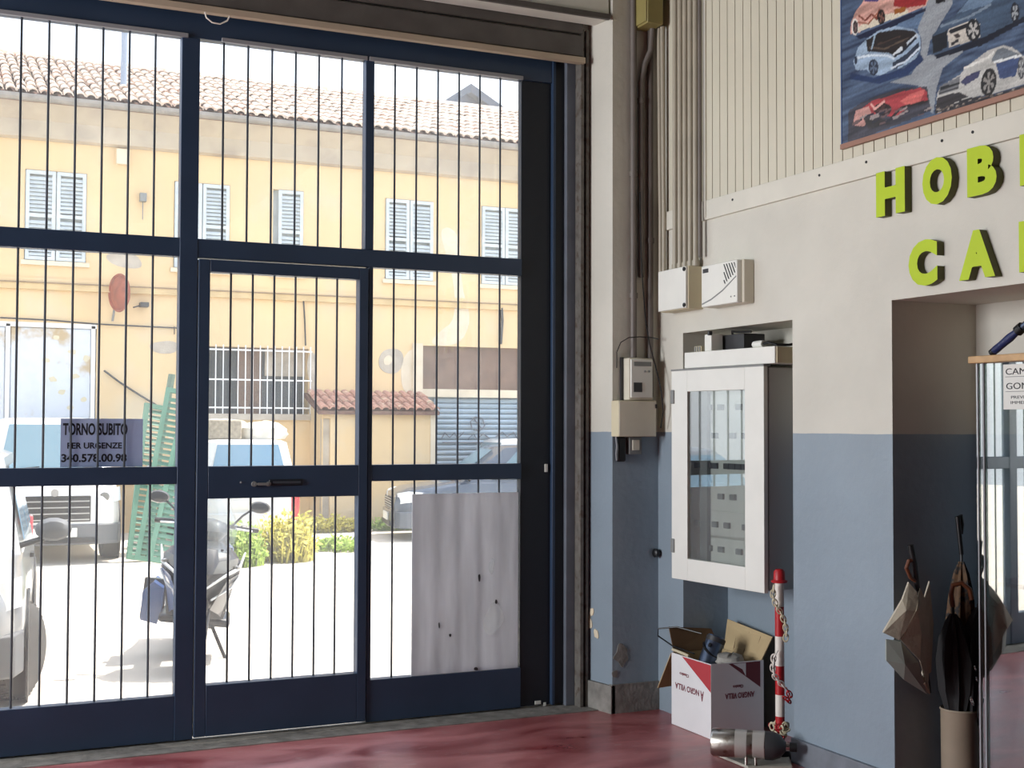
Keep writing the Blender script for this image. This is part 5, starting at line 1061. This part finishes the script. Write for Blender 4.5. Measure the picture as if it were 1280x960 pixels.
for k in range(7):
    q = k/6; z = .84+q*.40; w_ = .19+.05*math.sin(q*PI)-.06*q; y = -.03+q*.20
    secs.append([Vector((w_*u, y+.10*u*u, z-.05*u*u*q)) for u in (-1, -.66, -.33, 0, .33, .66, 1)]+[Vector((w_*u, y+.10*u*u+.004, z-.05*u*u*q)) for u in (1, .66, .33, 0, -.33, -.66, -1)])
obj('windscreen', g.loft(secs), M['screen'], t, True)
obj('seat', MB().loft(ell_secs([(.62, .78, .10, .06), (.72, .80, .15, .08), (1.0, .81, .16, .07), (1.2, .86, .15, .08), (1.55, .89, .12, .06), (1.62, .88, .05, .03)])), M['black'], t, True)
obj('leg_shield', MB().loft(hsecs([(.34, .30, .20, .04), (.6, .26, .24, .05), (.86, .24, .20, .05)])), M['bikedark'], t, True)
obj('underbody', MB().box(-.16, .55, .22, .16, 1.3, .45), M['bikedark'], t, bevel=.04); obj('tail_lamp', MB().box(-.07, 1.64, .72, .07, 1.68, .80), M['tail'], t, bevel=.01)
obj('side_stand', MB().tube([(.12, .55, .26), (.24, .52, .05), (.27, .50, .0)], .013, 8), M['blackmetal'], t, True); obj('exhaust', MB().tube([(-.2, .9, .3), (-.22, 1.2, .34), (-.22, 1.6, .42)], [.04, .06, .055], 12), M['chrome'], t, True)
for s, z in ((-.12, .88), (.13, .86), (-.08, .66), (.1, .64)): obj('bolt', MB().lathe([(.012, 0), (.01, .008)], Matrix.Translation((s, -.03 if z > .8 else -.095, z)) @ Matrix.Rotation(PI/2, 4, 'X'), 8), M['chrome'], t)
pn = obj('pannier', MB().loft([[Vector((x, y, z)) for x, z in ((-.38, .26), (-.26, .24), (-.24, .36), (-.25, .50), (-.32, .54), (-.39, .46))] for y in (.45, .52, .80, .86)]), M['bikeblue'], t, True)
obj('strap', MB().box(-.395, .60, .25, -.235, .66, .545), M['bikedark'], pn)

# ------------------------------------------------------------------ green louvred panels leaning in the yard
def green_panel(px, py, lean, wd_, hg, yb, label, rz):
    p = pix(px, py, Y=yb); t = thing('louvred_panel', label, 'panel', (p.x, yb, GZ), rz, 'green louvred panels', world=False)
    t.rotation_euler = (math.radians(-10), math.radians(lean), rz); t.location.z = GZ+max(0, wd_*math.sin(math.radians(lean)))
    s = .06
    for x in (0, wd_-s): obj('stile', MB().box(x, -.02, 0, x+s, .02, hg), M['green'], t)
    for z in (0, hg*.5, hg-s): obj('rail', MB().box(s, -.02, z, wd_-s, .02, z+s), M['green'], t)
    me = MB().add(*slat(s, wd_-s, 0, -.02)).mesh('slat', M['green']); z = .08
    while z < hg-.1: link('slat', me, t, (0, 0, z)); z += .075
green_panel(158, 690, 9, .30, 2.0, 16.45, 'green louvred panel, foremost left of the leaning stack', .15)
green_panel(168, 694, 10, .32, 2.2, 16.25, 'green louvred panel in the middle of the leaning stack', -.1)
green_panel(184, 694, 11, .30, 2.15, 16.05, 'green louvred panel, rightmost, leaning behind the gate mullion', -.2)
p = pix(192, 660, Y=16.6); q = pix(215, 468, Y=16.75); t = tag(obj('post', MB().tube([(p.x-.15, 16.6, GZ+.03), (q.x, 16.75, q.z)], .045, 8), M['greenpole'], None, True), 'grey-green pole leaning beside the louvred panels', 'pole')

# ------------------------------------------------------------------ weeds
def weeds(name, label, cx, cy, rx, ry, h, n, m, seed, gr):
    rr = random.Random(seed); b = MB()
    for k in range(n):
        a = rr.uniform(0, 2*PI); q = math.sqrt(rr.random()); x, y = cx+rx*q*math.cos(a), cy+ry*q*math.sin(a); hh = h*(1-.5*q*q)*rr.uniform(.45, 1)
        d = Vector((rr.uniform(-.35, .35), rr.uniform(-.35, .35), 1)).normalized(); u = d.orthogonal().normalized()*rr.uniform(.012, .028)
        B = Vector((x, y, GZ)); T = B+d*hh; b.add([B-u*.4, B+u*.4, B.lerp(T, .55)+u, T, B.lerp(T, .55)-u], [(0, 1, 2, 3, 4)])
        for j in range(3):
            c = B.lerp(T, rr.uniform(.4, 1)); w_ = Vector((rr.uniform(-1, 1), rr.uniform(-1, 1), rr.uniform(-.2, .8))).normalized()*rr.uniform(.05, .1); s = w_.orthogonal().normalized()*.022
            b.add([c, c+w_*.5+s, c+w_, c+w_*.5-s], [(0, 1, 2, 3)])
    o = obj(name, b, M[m]); tag(o, label, 'weeds', gr); return o
weeds('weed_clump', 'tall yellow-green weeds beside the van tail lamp', 4.1, 15.9, .33, .3, .75, 420, 'leafdry', 1, 'weeds in the yard')
weeds('weed_clump', 'bushy green weeds behind the scooter mirror', 3.4, 15.6, .33, .28, .6, 420, 'leaf', 2, 'weeds in the yard')
weeds('weed_clump', 'low weeds right of the white van', 5.1, 17.0, .3, .4, .22, 200, 'leaf', 3, 'weeds in the yard')
weeds('weed_clump', 'weeds along the foot of the lean-to, left end', 5.85, 19.93, .55, .17, .32, 300, 'leafdry', 4, 'weeds in the yard')
weeds('weed_clump', 'weeds along the foot of the lean-to, right end', 7.05, 19.93, .5, .17, .3, 260, 'leaf', 5, 'weeds in the yard')
